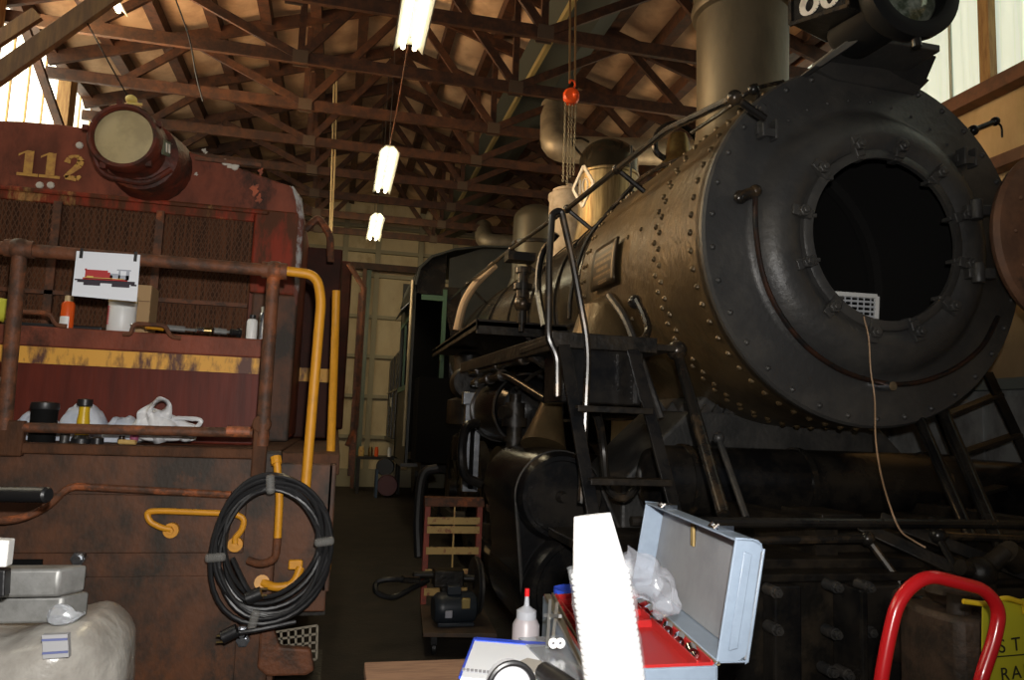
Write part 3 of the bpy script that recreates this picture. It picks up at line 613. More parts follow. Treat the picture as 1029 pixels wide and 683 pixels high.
# frames, driving wheels and rods
m = MB()
for sx in (1.95, 3.15): m.b2(sx-.05, sx+.05, 2.7, 13.0, .75, 1.25)
m.build('frame', GRIME, L, smooth=0)
wh = None
for y in (5.85, 7.25, 8.65, 10.05):
    for sx in (1.62, 3.48):
        m = MB(); m.lathe([(.62, -.07), (.68, -.06), (.69, .06), (.62, .07), (.56, .05), (.56, -.05), (.62, -.07)], (sx, y, .69), (1, 0, 0), 40); m.lathe([(0, -.12), (.14, -.12), (.14, .08), (0, .08)], (sx, y, .69), (1, 0, 0), 20)
        for k in range(14):
            a = 2*PI*k/14; m.bar((sx, y+.12*math.cos(a), .69+.12*math.sin(a)), (sx, y+.58*math.cos(a), .69+.58*math.sin(a)), .06, .045, (1, 0, 0))
        m.box((sx, y, .36), (.1, .5, .18)); w_ = m.build('driving_wheel', GRIME, L)
m = MB(); m.bar((1.42, 5.85, .45), (1.42, 10.05, .45), .06, .13); 
for y in (5.85, 7.25, 8.65, 10.05): m.cyl((1.36, y, .45), (1.5, y, .45), .12, seg=16)
m.build('side_rod', DGREY, L, bevel=.01)
m = MB(); m.bar((1.3, 5.2, .8), (1.3, 8.65, .45), .05, .12); m.build('main_rod', DGREY, L, bevel=.01)
m = MB(); m.b2(1.15, 1.23, 4.78, 5.7, .93, .98); m.b2(1.15, 1.23, 4.78, 5.7, .62, .67); m.build('crosshead_guide', STEEL, L, bevel=.005)
m = MB()
a, b = at(474, 398, Y=5.9), at(473, 494, Y=5.9)
m.box((a+b)/2, (.13, .06, abs(a.z-b.z))); m.mi = 1; m.box((a+b)/2+V((0, -.035, -.05)), (.035, .02, abs(a.z-b.z)*.8)); m.mi = 0; m.box(a+V((0, -.03, -.02)), (.16, .08, .10)); m.build('crosshead', [STEEL, BLACKM], L, bevel=.006)
# front air tank lying across, deck, rails
TZ = at(760, 486, Y=3.55).z
m = MB(); m.lathe([(0, 1.56), (.10, 1.57), (.16, 1.60), (.182, 1.66), (.182, 3.46), (.16, 3.52), (.10, 3.55), (0, 3.56)], (0, 3.68, TZ), (1, 0, 0), 40); tk = m.build('front_air_tank', BLK, L)
for x in (1.78, 2.45, 3.3): MB().lathe([(.183, x), (.193, x), (.193, x+.03), (.183, x+.03)], (0, 3.68, TZ), (1, 0, 0), 40).build('tank_band', PIPE, tk)
m = MB(); m.b2(1.0, 4.1, 2.62, 3.45, 1.08, 1.12); m.b2(1.9, 3.2, 2.75, 3.6, 1.12, 1.2); m.b2(2.0, 2.2, 2.8, 3.1, 1.2, 1.27); m.build('pilot_deck', GRIME, L, smooth=0, bevel=.006)
MB().cyl((1.05, 2.56, 1.265), (4.05, 2.56, 1.265), .019, seg=10).build('pilot_handrail', BLK, L)
m = MB(); m.cyl((1.5, 2.60, 1.19), (2.06, 2.60, 1.2), .016, seg=8); m.ball((2.06, 2.60, 1.2), .03); m.cyl((2.06, 2.6, 1.2), at(908, 590, Y=2.5), .015, seg=8); m.build('cut_lever', PIPE, L)
m = MB(); m.cyl(at(942, 538, Y=2.6), at(1100, 545, Y=2.6), .016, seg=8); m.ball(at(942, 538, Y=2.6), .035); m.cyl(at(942, 538, Y=2.6), at(962, 575, Y=2.5), .015, seg=8); m.cyl(at(942, 538, Y=2.6), at(935, 520, Y=2.6), .012); m.build('cut_lever', PIPE, L)
for q in (((680, 352), 3.25, (727, 516), 2.62, .026, PIPE), ((722, 440), 3.0, (750, 520), 2.75, .014, DGREY), ((915, 400), 3.3, (978, 545), 2.65, .026, BLK), ((940, 395), 3.3, (1010, 560), 2.6, .03, BLK)):
    a, b = at(*q[0], Y=q[1]), at(*q[2], Y=q[3]); MB().cyl(a, b, q[4], seg=12).ball(a, q[4]*1.9).build('smokebox_brace', q[5], L)
# pilot beam with plates, bolts, coupler
m = MB(); m.b2(1.02, 4.08, 2.52, 2.66, .60, 1.085); m.b2(1.02, 4.08, 2.49, 2.53, 1.06, 1.09); pb = m.build('pilot_beam', GRIME, L, smooth=0, bevel=.006)
m = MB()
m.b2(1.55, 1.66, 2.44, 2.52, .50, 1.06); m.b2(1.84, 1.87, 2.36, 2.52, .45, 1.06); m.b2(1.90, 2.06, 2.42, 2.52, .6, 1.06); m.b2(2.12, 2.30, 2.38, 2.52, .86, 1.06); m.b2(2.12, 2.2, 2.30, 2.52, .5, 1.0); m.b2(2.3, 2.9, 2.44, 2.52, .5, 1.04)
m.build('beam_plate', BLK, pb, smooth=0, bevel=.008)
for qx, qy in ((780, 595), (781, 633), (841, 590), (840, 637), (873, 590), (875, 635), (836, 675), (852, 678)):
    p = at(qx, qy, Y=2.41); m = MB(); m.cyl(p+V((0, .06, 0)), p, .021, seg=16); m.cyl(p, p+V((0, -.018, 0)), .017, seg=6); m.cyl(p+V((0, -.018, 0)), p+V((0, -.03, 0)), .008, seg=8); m.build('beam_bolt', DGREY, pb)
for k in range(14):
    x = 1.12+.22*k
    if 2.1 < x < 3.0: continue
    m = MB(); m.bar((x, 2.5, .62), (BX+(x-BX)*.82, 2.05, .16), .035, .05, (1, 0, 0)); m.build('pilot_slat', GRIME, pb, smooth=0)
MB().b2(1.4, 3.7, 2.0, 2.1, .12, .18).build('pilot_foot', GRIME, pb, smooth=0)
c = at(968, 655, Y=2.12); c.x += .0
cp = MB().b2(c.x-.02, c.x+.16, 2.2, 2.5, c.z-.13, c.z+.14).build('coupler', mat('coupler_rust_brown', (.07, .042, .027), .6, .1, (.03, .021, .015), 12, bump=.5), L, bevel=.03, sub=0)
m = MB(); m.prism([c+V(v) for v in ((-.15, 0, -.16), (-.13, -.12, -.16), (-.05, -.16, -.16), (.02, -.05, -.16), (.14, -.1, -.16), (.18, .05, -.16), (.1, .15, -.16), (-.12, .15, -.16))], (0, 0, .30)); m.build('knuckle', MATS['coupler_rust_brown'], cp, bevel=.02)
m = MB(); m.cyl(c+V((-.07, -.06, -.2)), c+V((-.07, -.06, .2)), .035); m.ball(c+V((-.02, 0, .19)), .08, (1.3, 1, .6)); m.build('knuckle_pin', MATS['coupler_rust_brown'], cp)
# air hose and steam fittings at right of coupler
c = at(985, 575, Y=2.45); m = MB(); m.ball(c, .06); m.cyl(c, c+V((.1, -.02, .08)), .035); m.cyl(c+V((-.09, 0, .02)), c, .03); m.cyl(c, c+V((.02, 0, -.1)), .045); m.cyl(c+V((.1, -.02, .08)), c+V((.16, -.02, .04)), .05); m.build('glad_hand', GRIME, L)
for x0, x1, z in ((2.1, 2.5, 1.14), (2.2, 2.7, 1.17)): MB().bar((x0, 2.7, z+.1), (x1, 2.45, z-.1), .05, .02, (0, -1, .2)).build('lever_link', GRIME, L, bevel=.004)
MB().tube(spline([at(905, 590, Y=2.35), at(920, 602, Y=2.3), at(950, 598, Y=2.3), at(968, 590, Y=2.35)]), .014, 8).build('brake_pipe', BLK, L)
# cab
m = MB(); Yc = 11.3
cabp = [(1.02, .95)] + [(1.02, 3.65), (1.08, 3.92), (1.25, 4.10), (1.6, 4.24), (2.05, 4.33), (2.55, 4.36), (3.05, 4.33), (3.5, 4.24), (3.85, 4.10), (4.02, 3.92), (4.08, 3.65), (4.08, .95)]
body = [(x, z) for x, z in cabp]
def pr(p, y): return [V((x, y, z)) for x, z in p]
front = [(1.55, 3.65), (1.55, 4.1), (2.05, 4.3), (2.55, 4.33), (3.5, 4.2), (3.85, 4.08), (4.05, 3.6), (4.05, 1.2), (1.75, 1.2), (1.75, 3.65)]
cab = m.prism([(x, Yc, z) for x, z in front], (0, .04, 0)).build('cab_front', mat('cab_black_green', (.014, .017, .016), .45, 0, (.025, .027, .024), 4), L, smooth=0)
MB().prism([(1.75, Yc, 1.0), (1.75, Yc, 3.65), (1.50, Yc, 3.65), (1.50, Yc, 3.4), (1.62, Yc, 2.9), (1.62, Yc, 1.0)], (0, .04, 0)).build('cab_front', BLK, L, smooth=0)
MB().rings([[V((x, y, z)) for x, z in cabp[1:12]] + [V((BX+(x-BX)*.985, y, z-.03)) for x, z in cabp[1:12]][::-1] for y in (Yc-.12, Yc+2.6)], False, True).build('cab_roof', mat('cab_black_green', (0, 0, 0)), L)
MB().prism([(1.04, Yc, 3.9), (1.04, Yc, 3.52), (1.5, Yc, 3.52), (1.5, Yc, 4.18), (1.2, Yc, 4.05)], (0, .03, 0)).build('cab_front', BLK, L, smooth=0)
m = MB(); m.b2(1.02, 1.06, Yc, Yc+.10, .95, 3.7); m.b2(1.02, 1.05, Yc, Yc+2.2, .95, 2.05); m.b2(1.02, 1.05, Yc, Yc+2.2, 3.25, 3.7); m.b2(1.02, 1.05, Yc+2.0, Yc+2.2, .95, 3.7); m.build('cab_side', MATS['cab_black_green'], L, smooth=0)
m = MB(); m.b2(1.0, 1.03, Yc+.15, Yc+.23, 2.1, 3.2); m.b2(1.0, 1.03, Yc+1.0, Yc+1.08, 2.1, 3.2); m.b2(1.0, 1.03, Yc+.2, Yc+1.9, 3.15, 3.22); m.b2(1.0, 1.03, Yc+.2, Yc+1.9, 2.05, 2.13); m.build('side_window_sash', OLIVE, L, smooth=0)
m = MB(); m.b2(1.47, 1.53, Yc-.04, Yc+.02, 1.6, 3.6); m.b2(1.14, 1.5, Yc-.03, Yc+.02, 3.42, 3.5); m.b2(1.46, 1.5, Yc-.07, Yc-.02, 2.5, 2.7); m.build('front_door_sash', OLIVE, L, smooth=0)
MB().cyl((.985, Yc-.08, 1.2), (.985, Yc-.08, 3.7), .022, seg=8).build('cab_handrail', mat('bare_pole', (.5, .42, .28), .4, .4), L)
m = MB(); m.prism([(1.03, Yc+.2, 3.46), (.86, Yc+.2, 3.28), (.86, Yc+.2, 3.26), (1.03, Yc+.2, 3.44)], (0, 1.3, 0)); m.build('window_awning', STEEL, L, smooth=0)
MB().b2(1.05, 4.05, Yc+2.5, Yc+2.55, 1.0, 4.1).build('cab_back', BLACKM, L, smooth=0)
MB().b2(.95, 1.2, Yc-.1, Yc+1.2, .90, .95).build('cab_step', DGREY, L, smooth=0)
MB().b2(1.1, 4.0, Yc-.7, Yc, 1.0, 2.2).build('firebox', BLACKM, L, smooth=0)
near(L)
for o in list(L.children_recursive):
    if o.parent is not L: o.matrix_parent_inverse = Matrix.Identity(4)
# tender behind the cab
T = thing('tender', (BX, 16, 0), 'dark coal tender coupled behind the locomotive cab, beside the aisle', 'tender')
m = MB(); m.prism([(1.12, 14.2, 1.1), (4.0, 14.2, 1.1), (4.0, 14.2, 2.9), (3.7, 14.2, 3.3), (1.4, 14.2, 3.3), (1.12, 14.2, 2.9)], (0, 3.4, 0)); m.build('tank', mat('tender_dark_grey', (.045, .045, .038), .4, .2, (.08, .075, .06), 3), T, smooth=0, bevel=.01)
m = MB(); m.b2(1.09, 1.12, 14.2, 17.6, 2.15, 2.19); m.b2(1.09, 1.12, 14.2, 17.6, 1.1, 1.2)
for y in (15.0, 15.9, 16.8): m.b2(1.1, 1.12, y, y+.05, 1.1, 2.9)
m.build('tank_seam', BLK, T, smooth=0); MB().b2(1.095, 1.115, 16.2, 16.6, 1.85, 2.05).build('side_placard', mat('placard_grey', (.4, .38, .3), .6), T, smooth=0)
m = MB(); m.b2(1.6, 3.5, 14.4, 17.4, .6, 1.1); m.build('underframe', GRIME, T, smooth=0)
for y in (15.1, 16.6):
    for x in (1.75, 3.35): MB().lathe([(0, -.06), (.40, -.06), (.42, .06), (0, .06)], (x, y, .42), (1, 0, 0), 28).build('tender_wheel', GRIME, T)
near(T)
# grille leaning in the smokebox opening, wire
g = thing('vent_grille', (2.45, 3.1, 2.2), 'white slotted vent grille lying in the lower edge of the round smokebox opening', 'grille')
G = [at(x, y, Y=yy) for x, y, yy in ((837, 295, 3.20), (881, 298, 3.20), (880, 328, 3.18), (855, 322, 3.18))]
G[3] = G[2]+(G[0]-G[1])
m = MB()
for i in range(4): m.bar(G[i], G[(i+1) % 4], .022, .014, (0, -1, .3))
m.build('frame', WHITE, g)
m = MB()
for t in (.2, .36, .52, .68, .84): m.bar(G[0].lerp(G[3], t), G[1].lerp(G[2], t), .010, .006, (0, -1, .3))
for t in (.14, .28, .42, .57, .71, .86): m.bar(G[0].lerp(G[1], t), G[3].lerp(G[2], t), .005, .005, (0, -1, .3))
m.build('louvre', mat('louvre_grey', (.5, .52, .55), .5), g); near(g)
tag(MB().tube(spline([at(x, y, Y=yy) for x, y, yy in ((868, 318, 3.02), (873, 340, 3.0), (875, 372, 2.98), (879, 400, 2.98), (880, 440, 2.9), (885, 475, 2.8), (895, 510, 2.55), (905, 533, 2.52), (918, 543, 2.52), (930, 550, 2.5))]), .0035, 6).build('loose_wire', mat('tan_wire', (.42, .27, .16), .5)), 'thin tan wire hanging down the smokebox front from the vent grille', 'wire')
# grey plant at the far right behind the locomotive
gt = thing('grey_cabinet', (4.6, 4.6, 0), 'grey painted steel cabinet standing at the right wall behind the locomotive', 'cabinet')
MB().b2(4.42, 4.84, 3.4, 6.2, 0, 1.95).build('cabinet_body', GREYP, gt, smooth=0, bevel=.01)
MB().b2(4.38, 4.86, 3.36, 6.24, 1.95, 2.03).build('cabinet_top', mat('pale_grey_green', (.22, .24, .21), .6), gt, smooth=0, bevel=.008)
for y in (3.44, 4.36, 5.28):
    d_ = MB().b2(4.40, 4.42, y, y+.88, .08, 1.9).build('cabinet_door', GREYP, gt, smooth=0, bevel=.004)
    MB().b2(4.38, 4.40, y+.78, y+.81, .95, 1.1).build('door_handle', DGREY, d_, smooth=0)
near(gt)
for o in gt.children_recursive:
    if o.parent is not gt: o.matrix_parent_inverse = Matrix.Identity(4)
# rails
for x in (BX-.72, BX+.72, -1.6-.72+.1, -1.6+.72-.25):
    st(MB().prism([(x-.035, -1, 0), (x+.035, -1, 0), (x+.03, -1, .03), (x-.03, -1, .03)], (0, 18.7, 0)).build('floor_rail', DGREY, smooth=0))
# ================================================================ DIESEL
DZ = 1.465
S = thing('diesel_locomotive', (-1.1, 6, 0), 'rusty maroon diesel switcher numbered 112 with yellow handrails', 'locomotive')
# hood
YF = 3.9
def hoodsec(x0, x1, grow=0):
    cx = (x0+x1)/2; hw_ = (x1-x0)/2; pts = []
    top = 2.96
    pts.append((x1, DZ))
    pts.append((x1, 2.62))
    for k in range(1, 7): a = PI/2*k/6; pts.append((x1-.10+.10*math.cos(a), 2.62+.16*math.sin(a)))
    for k in range(1, 7): t = k/6; pts.append((x1-.10-(hw_-.1)*t, 2.78+(top-2.78)*math.sin(t*PI/2)))
    rest = [(2*cx-x, z) for x, z in pts[:-1]][::-1]
    return pts+rest
hs = hoodsec(-2.55, -.235)
MB().prism([(x, YF+.02, z) for x, z in hs], (0, 5, 0)).build('hood', MAROON, S, smooth=30, bevel=.03)
# header plate above the grilles, side stile, number
m = MB(); zt = [(x, z) for x, z in hs if z > 2.5]
m.prism([(x, YF-.012, z) for x, z in [(-.24, 2.60)]+[(x*.998-.002, z-.006) for x, z in zt]+[(-2.5, 2.60)]], (0, .03, 0)); m.build('header_panel', MAROON, S, smooth=0, bevel=.008)
MB().b2(-.45, -.232, YF-.022, YF+.03, DZ, 2.2).build('lower_corner_post', PLATE, S, smooth=0, bevel=.01)
m = MB(); m.b2(-.47, -.235, YF-.02, YF+.03, 2.2, 2.63); m.b2(-2.5, -.47, YF-.02, YF+.02, 2.56, 2.62); m.b2(-2.5, -.4, YF-.035, YF-.01, 2.60, 2.625); m.build('corner_post', CORNER, S, smooth=0, bevel=.01)
m = MB(); m.b2(-2.5, -.47, YF-.0, YF+.018, 1.7, 2.57); m.build('radiator_core', RADI, S, smooth=0)
m = MB()
for x in (-.905, -1.36, -1.82): m.b2(x-.018, x+.018, YF-.03, YF+.0, 1.7, 2.57)
m.b2(-2.5, -.47, YF-.03, YF, 2.12, 2.14); m.build('grille_bar', RUSTPIPE, S, smooth=0)
def meshpanel(x0, x1, z0, z1, y):
    m = MB(); dx, k = .021, 2.1; t = (z1-z0)/k
    n = int((x1-x0+t)/dx)+1
    for sg in (1, -1):
        for i in range(-1, n+1):
            xa = (x0-t+i*dx) if sg > 0 else (x1+t-i*dx)     # at z0, leans by sg*t over the height
            # clip
            pa, pb = 0, 1
            def fx(q): return xa+sg*t*q
            if sg > 0: pa = max(0, (x0-xa)/t); pb = min(1, (x1-xa)/t)
            else: pa = max(0, (xa-x1)/t); pb = min(1, (xa-x0)/t)
            if pb-pa < .01: continue
            m.bar((fx(pa), y, z0+(z1-z0)*pa), (fx(pb), y, z0+(z1-z0)*pb), .003, .002, (0, -1, 0))
    return m
WM = mat('wire_mesh_brown', (.11, .055, .03), .7, 0, spec=.2)
for x0, x1 in ((-.885, -.475), (-1.34, -.925), (-1.80, -1.38)): meshpanel(x0, x1, 1.72, 2.56, YF-.015).build('wire_grille', WM, S, smooth=0)
N112 = MB(); zn = 2.70
o0 = at(20, 176, Y=YF-.018)
s = .125
def one(m, x):
    for q in ([(x-.018, .012), (x+.02, .012), (x+.02, s), (x-.018, s-.01)], [(x-.045, 0), (x+.045, 0), (x+.045, .014), (x-.045, .014)], [(x-.045, s-.03), (x-.018, s-.012), (x+.01, s), (x-.01, s), (x-.045, s-.02)]):
        m.prism([V((o0.x+a, YF-.016, o0.z+b)) for a, b in q], (0, -.003, 0))
one(N112, .03); one(N112, .125)
pts = [(.195+(a-.235)*.85, b*.85) for a, b in [(.235, .10), (.243, .128), (.265, .143), (.292, .140), (.305, .118), (.298, .093), (.272, .062), (.245, .034), (.232, .014), (.262, .014), (.290, .010), (.31, .030)]]
ribbon(N112, pts, [.014, .01, .006, .009, .014, .015, .012, .009, .009, .012, .012, .006], V((o0.x, YF-.016, o0.z)), V((1, 0, 0)), V((0, 0, 1)), V((0, -1, 0)), .003)
N112.build('road_number', GOLD, S, smooth=0)
m = MB()
for x, y in ((40, 186), (51, 186), (230, 164), (236, 168), (226, 163), (80, 146)): m.lathe([(0.018, 0), (.015, .008), (0, .01)], at(x, y, Y=YF-.012), (0, -1, 0), 8)
m.b2(*(lambda a: (a.x-.02, a.x+.025, YF-.014, YF-.008, a.z-.02, a.z+.01))(at(233, 166, Y=YF))); m.build('chipped_patch', mat('bare_chip', (.55, .5, .42), .7), S)
MB().bar(at(196, 159, Y=YF-.02), at(262, 166, Y=YF-.02), .012, .018, (0, 0, 1)).build('lifting_strip', RUSTPIPE, S)
m = MB()
for q in ((205, 151, .010), (207, 153, .007), (238, 166, .014), (231, 165, .010), (197, 175, .008)):
    c = at(q[0], q[1], Y=YF-.014); m.prism([c+V((q[2]*(1+.5*math.sin(5*t+q[0]))*math.cos(t), 0, q[2]*(1+.5*math.cos(3*t+q[0]))*math.sin(t))) for t in [2*PI*k/12 for k in range(12)]], (0, -.002, 0))
m.build('pale_paint_chips', mat('pale_chip', (.5, .46, .4), .7), S, smooth=0)
m = MB()
for q in ((256, 190, .03), (260, 200, .022), (262, 172, .018), (150, 262, .012)):
    c = at(q[0], q[1], Y=YF-.026); m.prism([c+V((q[2]*.6*(1+.5*math.sin(5*t+q[0]))*math.cos(t), 0, q[2]*(1+.5*math.cos(3*t+q[0]))*math.sin(t))) for t in [2*PI*k/16 for k in range(16)]], (0, -.002, 0))
m.build('orange_primer_chips', mat('orange_primer_patch', (.42, .09, .03), .6, 0, (.2, .05, .02), 30), S, smooth=0)
MB().tube([(-.243, YF-.01, 2.15), (-.243, YF-.01, 2.45), (-.245, YF-.005, 2.60), (-.262, YF-.003, 2.70), (-.30, YF-.002, 2.765)], [.012, .018, .018, .018, .008], 10).build('worn_corner_edge', mat('flaked_edge_grey', (.13, .04, .025), .6, 0, (.34, .33, .32), 12, (1, 1, .5), .46, .54, bump=.3), S)
# headlight: deep drum at the nose
hc = at(124, 137, Y=3.60)
m = MB(); ax = V((.10, 1, -.02)).normalized()
m.lathe([(.128, .0), (.136, -.014), (.149, -.014), (.157, 0), (.157, .05), (.149, .06), (.147, .11), (.157, .13), (.165, .34)], hc, ax, 40)
for k in range(5):
    a = .5+1.25*k; d = V((math.cos(a), 0, math.sin(a))); m.box(hc+d*.162+V((0, .01, 0)), (.025, .03, .025))
m.lathe([(.12, .12), (.17, .14), (.18, .22), (.19, .34)], hc+V((.03, 0, -.03)), ax, 24)
m.tube(rnd([hc+V((-.14, .05, -.06)), hc+V((-.10, .08, -.17)), hc+V((.10, .08, -.19)), hc+V((.19, .1, -.1))], .06), .014, 8)
dh = m.build('headlight', mat('headlight_rust_red', (.12, .024, .012), .55, .0, (.04, .018, .012), 9, bump=.5, col3=(.2, .045, .015), spec=.3), S)
MB().lathe([(0, -.005), (.07, -.002), (.128, .008)], hc, ax, 32).build('lens', HEADGL, dh)
p = [at(160, 140, Y=3.64), at(175, 146, Y=3.80), at(175, 161, Y=3.80), at(160, 155, Y=3.64)]
nn = (p[1]-p[0]).cross(p[3]-p[0]).normalized(); nn = nn if nn.x > 0 else -nn
MB().prism([q+nn*.01 for q in p], nn*.008).build('side_number_glass', mat('side_glass', (.12, .14, .09), .3), dh)
m = MB(); e = (p[1]-p[0]); f = (p[0]-p[3])
for t in (.18, .36):
    m.bar(p[3]+e*t+f*.2+nn*.022, p[3]+e*t+f*.8+nn*.022, .012, .003, nn)
ribbon(m, [(.02, .06), (.04, .075), (.055, .06), (.045, .04), (.02, .018), (.06, .018)], [.005]*6, p[3]+e*.42+nn*.02, e.normalized(), f.normalized(), nn)
m.build('side_number', CREAM, dh)
# deck, end sill, steps
m = MB(); m.b2(-2.6, -.2, 2.93, 9.2, DZ-.06, DZ); m.b2(-.25, .02, 2.98, 9.2, DZ-.09, DZ-.01); m.build('deck', RUST, S, smooth=0, bevel=.006)
m = MB(); m.b2(-2.6, -.19, 2.90, 2.95, .40, DZ+.0); m.build('end_plate', PLATE, S, smooth=0, bevel=.012)
m = MB(); m.b2(-2.6, -.30, 2.885, 2.90, 1.1, 1.30); m.b2(-1.05, -.30, 2.89, 2.9, .42, 1.02); m.build('end_plate_doubler', PLATE, S, smooth=0, bevel=.004)
MB().b2(-2.6, -.26, 2.86, 2.93, DZ-.03, DZ+.006).build('deck_edge_angle', RUST, S, smooth=0, bevel=.006)
m = MB(); m.b2(-.2, .0, 2.93, 2.96, .88, 1.42); m.b2(-.02, .01, 2.93, 3.9, .95, 1.42); m.b2(-.2, -.17, 2.93, 3.6, .60, 1.3); m.build('step_side_sheet', PLATE, S, smooth=0, bevel=.006)
m = MB(); m.prism([at(x, y, Y=2.885) for x, y in ((262, 618), (275, 632), (281, 650), (312, 652), (316, 674), (308, 679), (268, 680), (258, 672))], (0, .04, 0)); m.build('step_bracket', RUSTPIPE, S, smooth=0, bevel=.01)
m = MB(); q = [at(275, 635, Y=2.95), at(319, 628, Y=2.95), at(318, 662, Y=2.95), at(277, 664, Y=2.95)]
for t in [i/6 for i in range(7)]: m.bar(q[0].lerp(q[1], t), q[3].lerp(q[2], t), .008, .006, (0, -1, 0))
for t in [i/4 for i in range(5)]: m.bar(q[0].lerp(q[3], t), q[1].lerp(q[2], t), .008, .006, (0, -1, 0))
m.build('step_grating', mat('grating_grey', (.22, .19, .14), .5, .5), S)
for z0 in (.55, .85): MB().b2(-.17, .0, 3.0, 3.5, z0, z0+.03).build('step', GRIME, S, smooth=0)
m = MB(); m.b2(-2.3, -.25, 3.3, 9, .75, 1.4); m.build('underframe', GRIME, S, smooth=0)
for y in (4.6, 6.8):
    for x in (-2.22, -.98): MB().lathe([(0, -.06), (.48, -.06), (.5, .06), (0, .06)], (x, y, .5), (1, 0, 0), 36).build('wheel', GRIME, S)
# battery box with stripe
XB0, XB1, YB0 = -2.3, -.325, 3.33
m = MB(); m.b2(XB0, XB1, YB0, YF-.05, DZ, 1.90); bb = m.build('battery_box', BOXRED, S, smooth=0, bevel=.008)
MB().b2(XB0, XB1, YB0-.006, YB0+.3, 1.835, 1.915).build('lid_edge', MAROON, bb, smooth=0, bevel=.006)
MB().b2(XB0, XB1-.01, YB0-.008, YB0+.001, 1.765, 1.832).build('yellow_stripe', STRIPE, bb, smooth=0)
for x in (-.77, -1.2):
    m = MB(); z = 1.90 if x > -1 else 1.92; m.tube(rnd([(x-.10, YB0-.03, z), (x-.07, YB0-.035, z+.0), (x-.06, YB0-.045, z+.045), (x+.06, YB0-.045, z+.045), (x+.08, YB0-.035, z), (x+.12, YB0-.03, z-.002)], .02), .009, 8); m.build('lid_handle', RUSTPIPE, bb)
# side box beside the hood and cab
m = MB(); m.b2(-.33, -.03, 4.62, 6.2, DZ, 2.62); sb = m.build('side_cabinet', mat('side_cabinet_dark_red', (.05, .012, .006), .6, 0, (.03, .010, .005), 5, spec=.15), S, smooth=0, bevel=.01)
MB().b2(-.33, -.03, 4.61, 4.62, 1.80, 1.88).build('yellow_stripe', STRIPE, sb, smooth=0)
m = MB(); m.b2(-2.6, .06, 8.0, 10.6, DZ, 3.25); m.build('diesel_cab', mat('side_cabinet_dark_red', (0, 0, 0)), S, smooth=0, bevel=.02)
m = MB(); q = [(.02, 7.9, 3.2), (.19, 7.9, 2.95), (.19, 7.9, 1.5), (.12, 7.9, 1.3)]
m.tube(q, .03, 8); m.b2(.14, .2, 7.88, 8.0, 1.0, 2.9); m.build('cab_window_frame', RUSTPIPE, S)
m = MB(); m.tube(rnd([(-.235, 4.2, 2.62), (-.17, 4.2, 2.70), (-.10, 4.2, 2.6), (-.09, 4.2, 2.45)], .03), .02, 8); m.build('lifting_lug', RUSTPIPE, S)
# handrails at the end
y = 2.87
rl, rr = at(0, 249, Y=y), at(275, 272, Y=y)
m = MB(); m.tube([V((-1.9, y, rl.z)), rl, rr], .0235, 12)
for q in (at(20, 250, Y=y), at(276, 272, Y=y)): m.ball(q, .037, (1.2, 1, 1)); m.cyl(q-V((.045, 0, 0)), q+V((.045, 0, 0)), .031, seg=14)
m.build('end_handrail', RUSTPIPE, S)
m = MB(); m.tube([V((-1.9, y, 1.56)), at(10, 429, Y=y), at(254, 435, Y=y)], .0175, 12); m.build('lower_rail', RUSTPIPE, S)
m = MB(); a = at(228, 433, Y=y); m.cyl(a, a+V((.08, 0, -.001)), .019, seg=12); m.build('rail_sleeve', mat('orange_primer', (.45, .13, .05), .6, 0, (.15, .06, .03), 20), S)
for q, b in (((20, 252), (4, 432)), ((275, 275), (263, 448))):
    a, e = at(*q, Y=y), at(*b, Y=y); MB().tube([a, e], .024, 12).build('handrail_post', RUSTPIPE, S)
a = at(262, 440, Y=y); m = MB(); m.box(a+V((0, .0, -.05)), (.05, .035, .18)); m.cyl(a+V((0, -.02, .05)), a+V((0, .03, .05)), .033); m.build('stanchion_bracket', RUST, S, bevel=.006); MB().box(at(8, 440, Y=y), (.1, .035, .12)).build('stanchion_bracket', RUST, S, bevel=.006)
# yellow rails
MB().tube(rnd([at(286, 272, Y=y), at(318, 276, Y=y), at(323, 300, Y=y), at(306, 502, Y=y)], .07, 8), .0185, 12).build('side_handrail', YEL, S)
MB().tube(rnd([at(338, 292, Y=3.45), at(337, 330, Y=3.45), at(328, 573, Y=3.05), at(322, 574, Y=3.02)], .03), .018, 12).build('side_handrail', YEL, S)
y = 2.84
p = [at(x, yy, Y=y) for x, yy in ((172, 532), (162, 530), (150, 524), (147, 514), (160, 513), (236, 516), (246, 521), (243, 533), (236, 540), (236, 546))]
MB().tube(rnd(p, .03), .0105, 10).build('grab_iron', YEL, S)
for q in ((173, 532), (237, 546)): c = at(*q, Y=2.875); m = MB(); m.cyl(c, c+V((0, -.025, 0)), .026, seg=16); m.cyl(c+V((0, -.025, 0)), c+V((0, -.04, 0)), .012, seg=6); m.build('grab_iron_flange', YEL, S)
MB().tube(rnd([at(278, 461, Y=2.79), at(281, 500, Y=2.79), at(279, 540, Y=2.79)], .03), .0135, 12).cyl(at(277, 459, Y=2.80), at(278, 466, Y=2.79), .019, seg=8).build('lever_handle', YEL, S)
MB().tube(rnd([at(279, 540, Y=2.79), at(277, 562, Y=2.80), at(262, 567, Y=2.82), at(250, 563, Y=2.85)], .05), .014, 12).build('lever_bend', RUSTPIPE, S)
MB().tube(rnd([at(264, 585, Y=2.84), at(275, 590, Y=2.82), at(295, 588, Y=2.82), at(302, 570, Y=2.84)], .04), .015, 12).cyl(at(263, 585, Y=2.9), at(263, 585, Y=2.83), .026, seg=14).build('curved_grab', YEL, S)
MB().box(at(297, 567, Y=2.885), (.05, .02, .035)).build('lug_plate', YEL, S, bevel=.005)
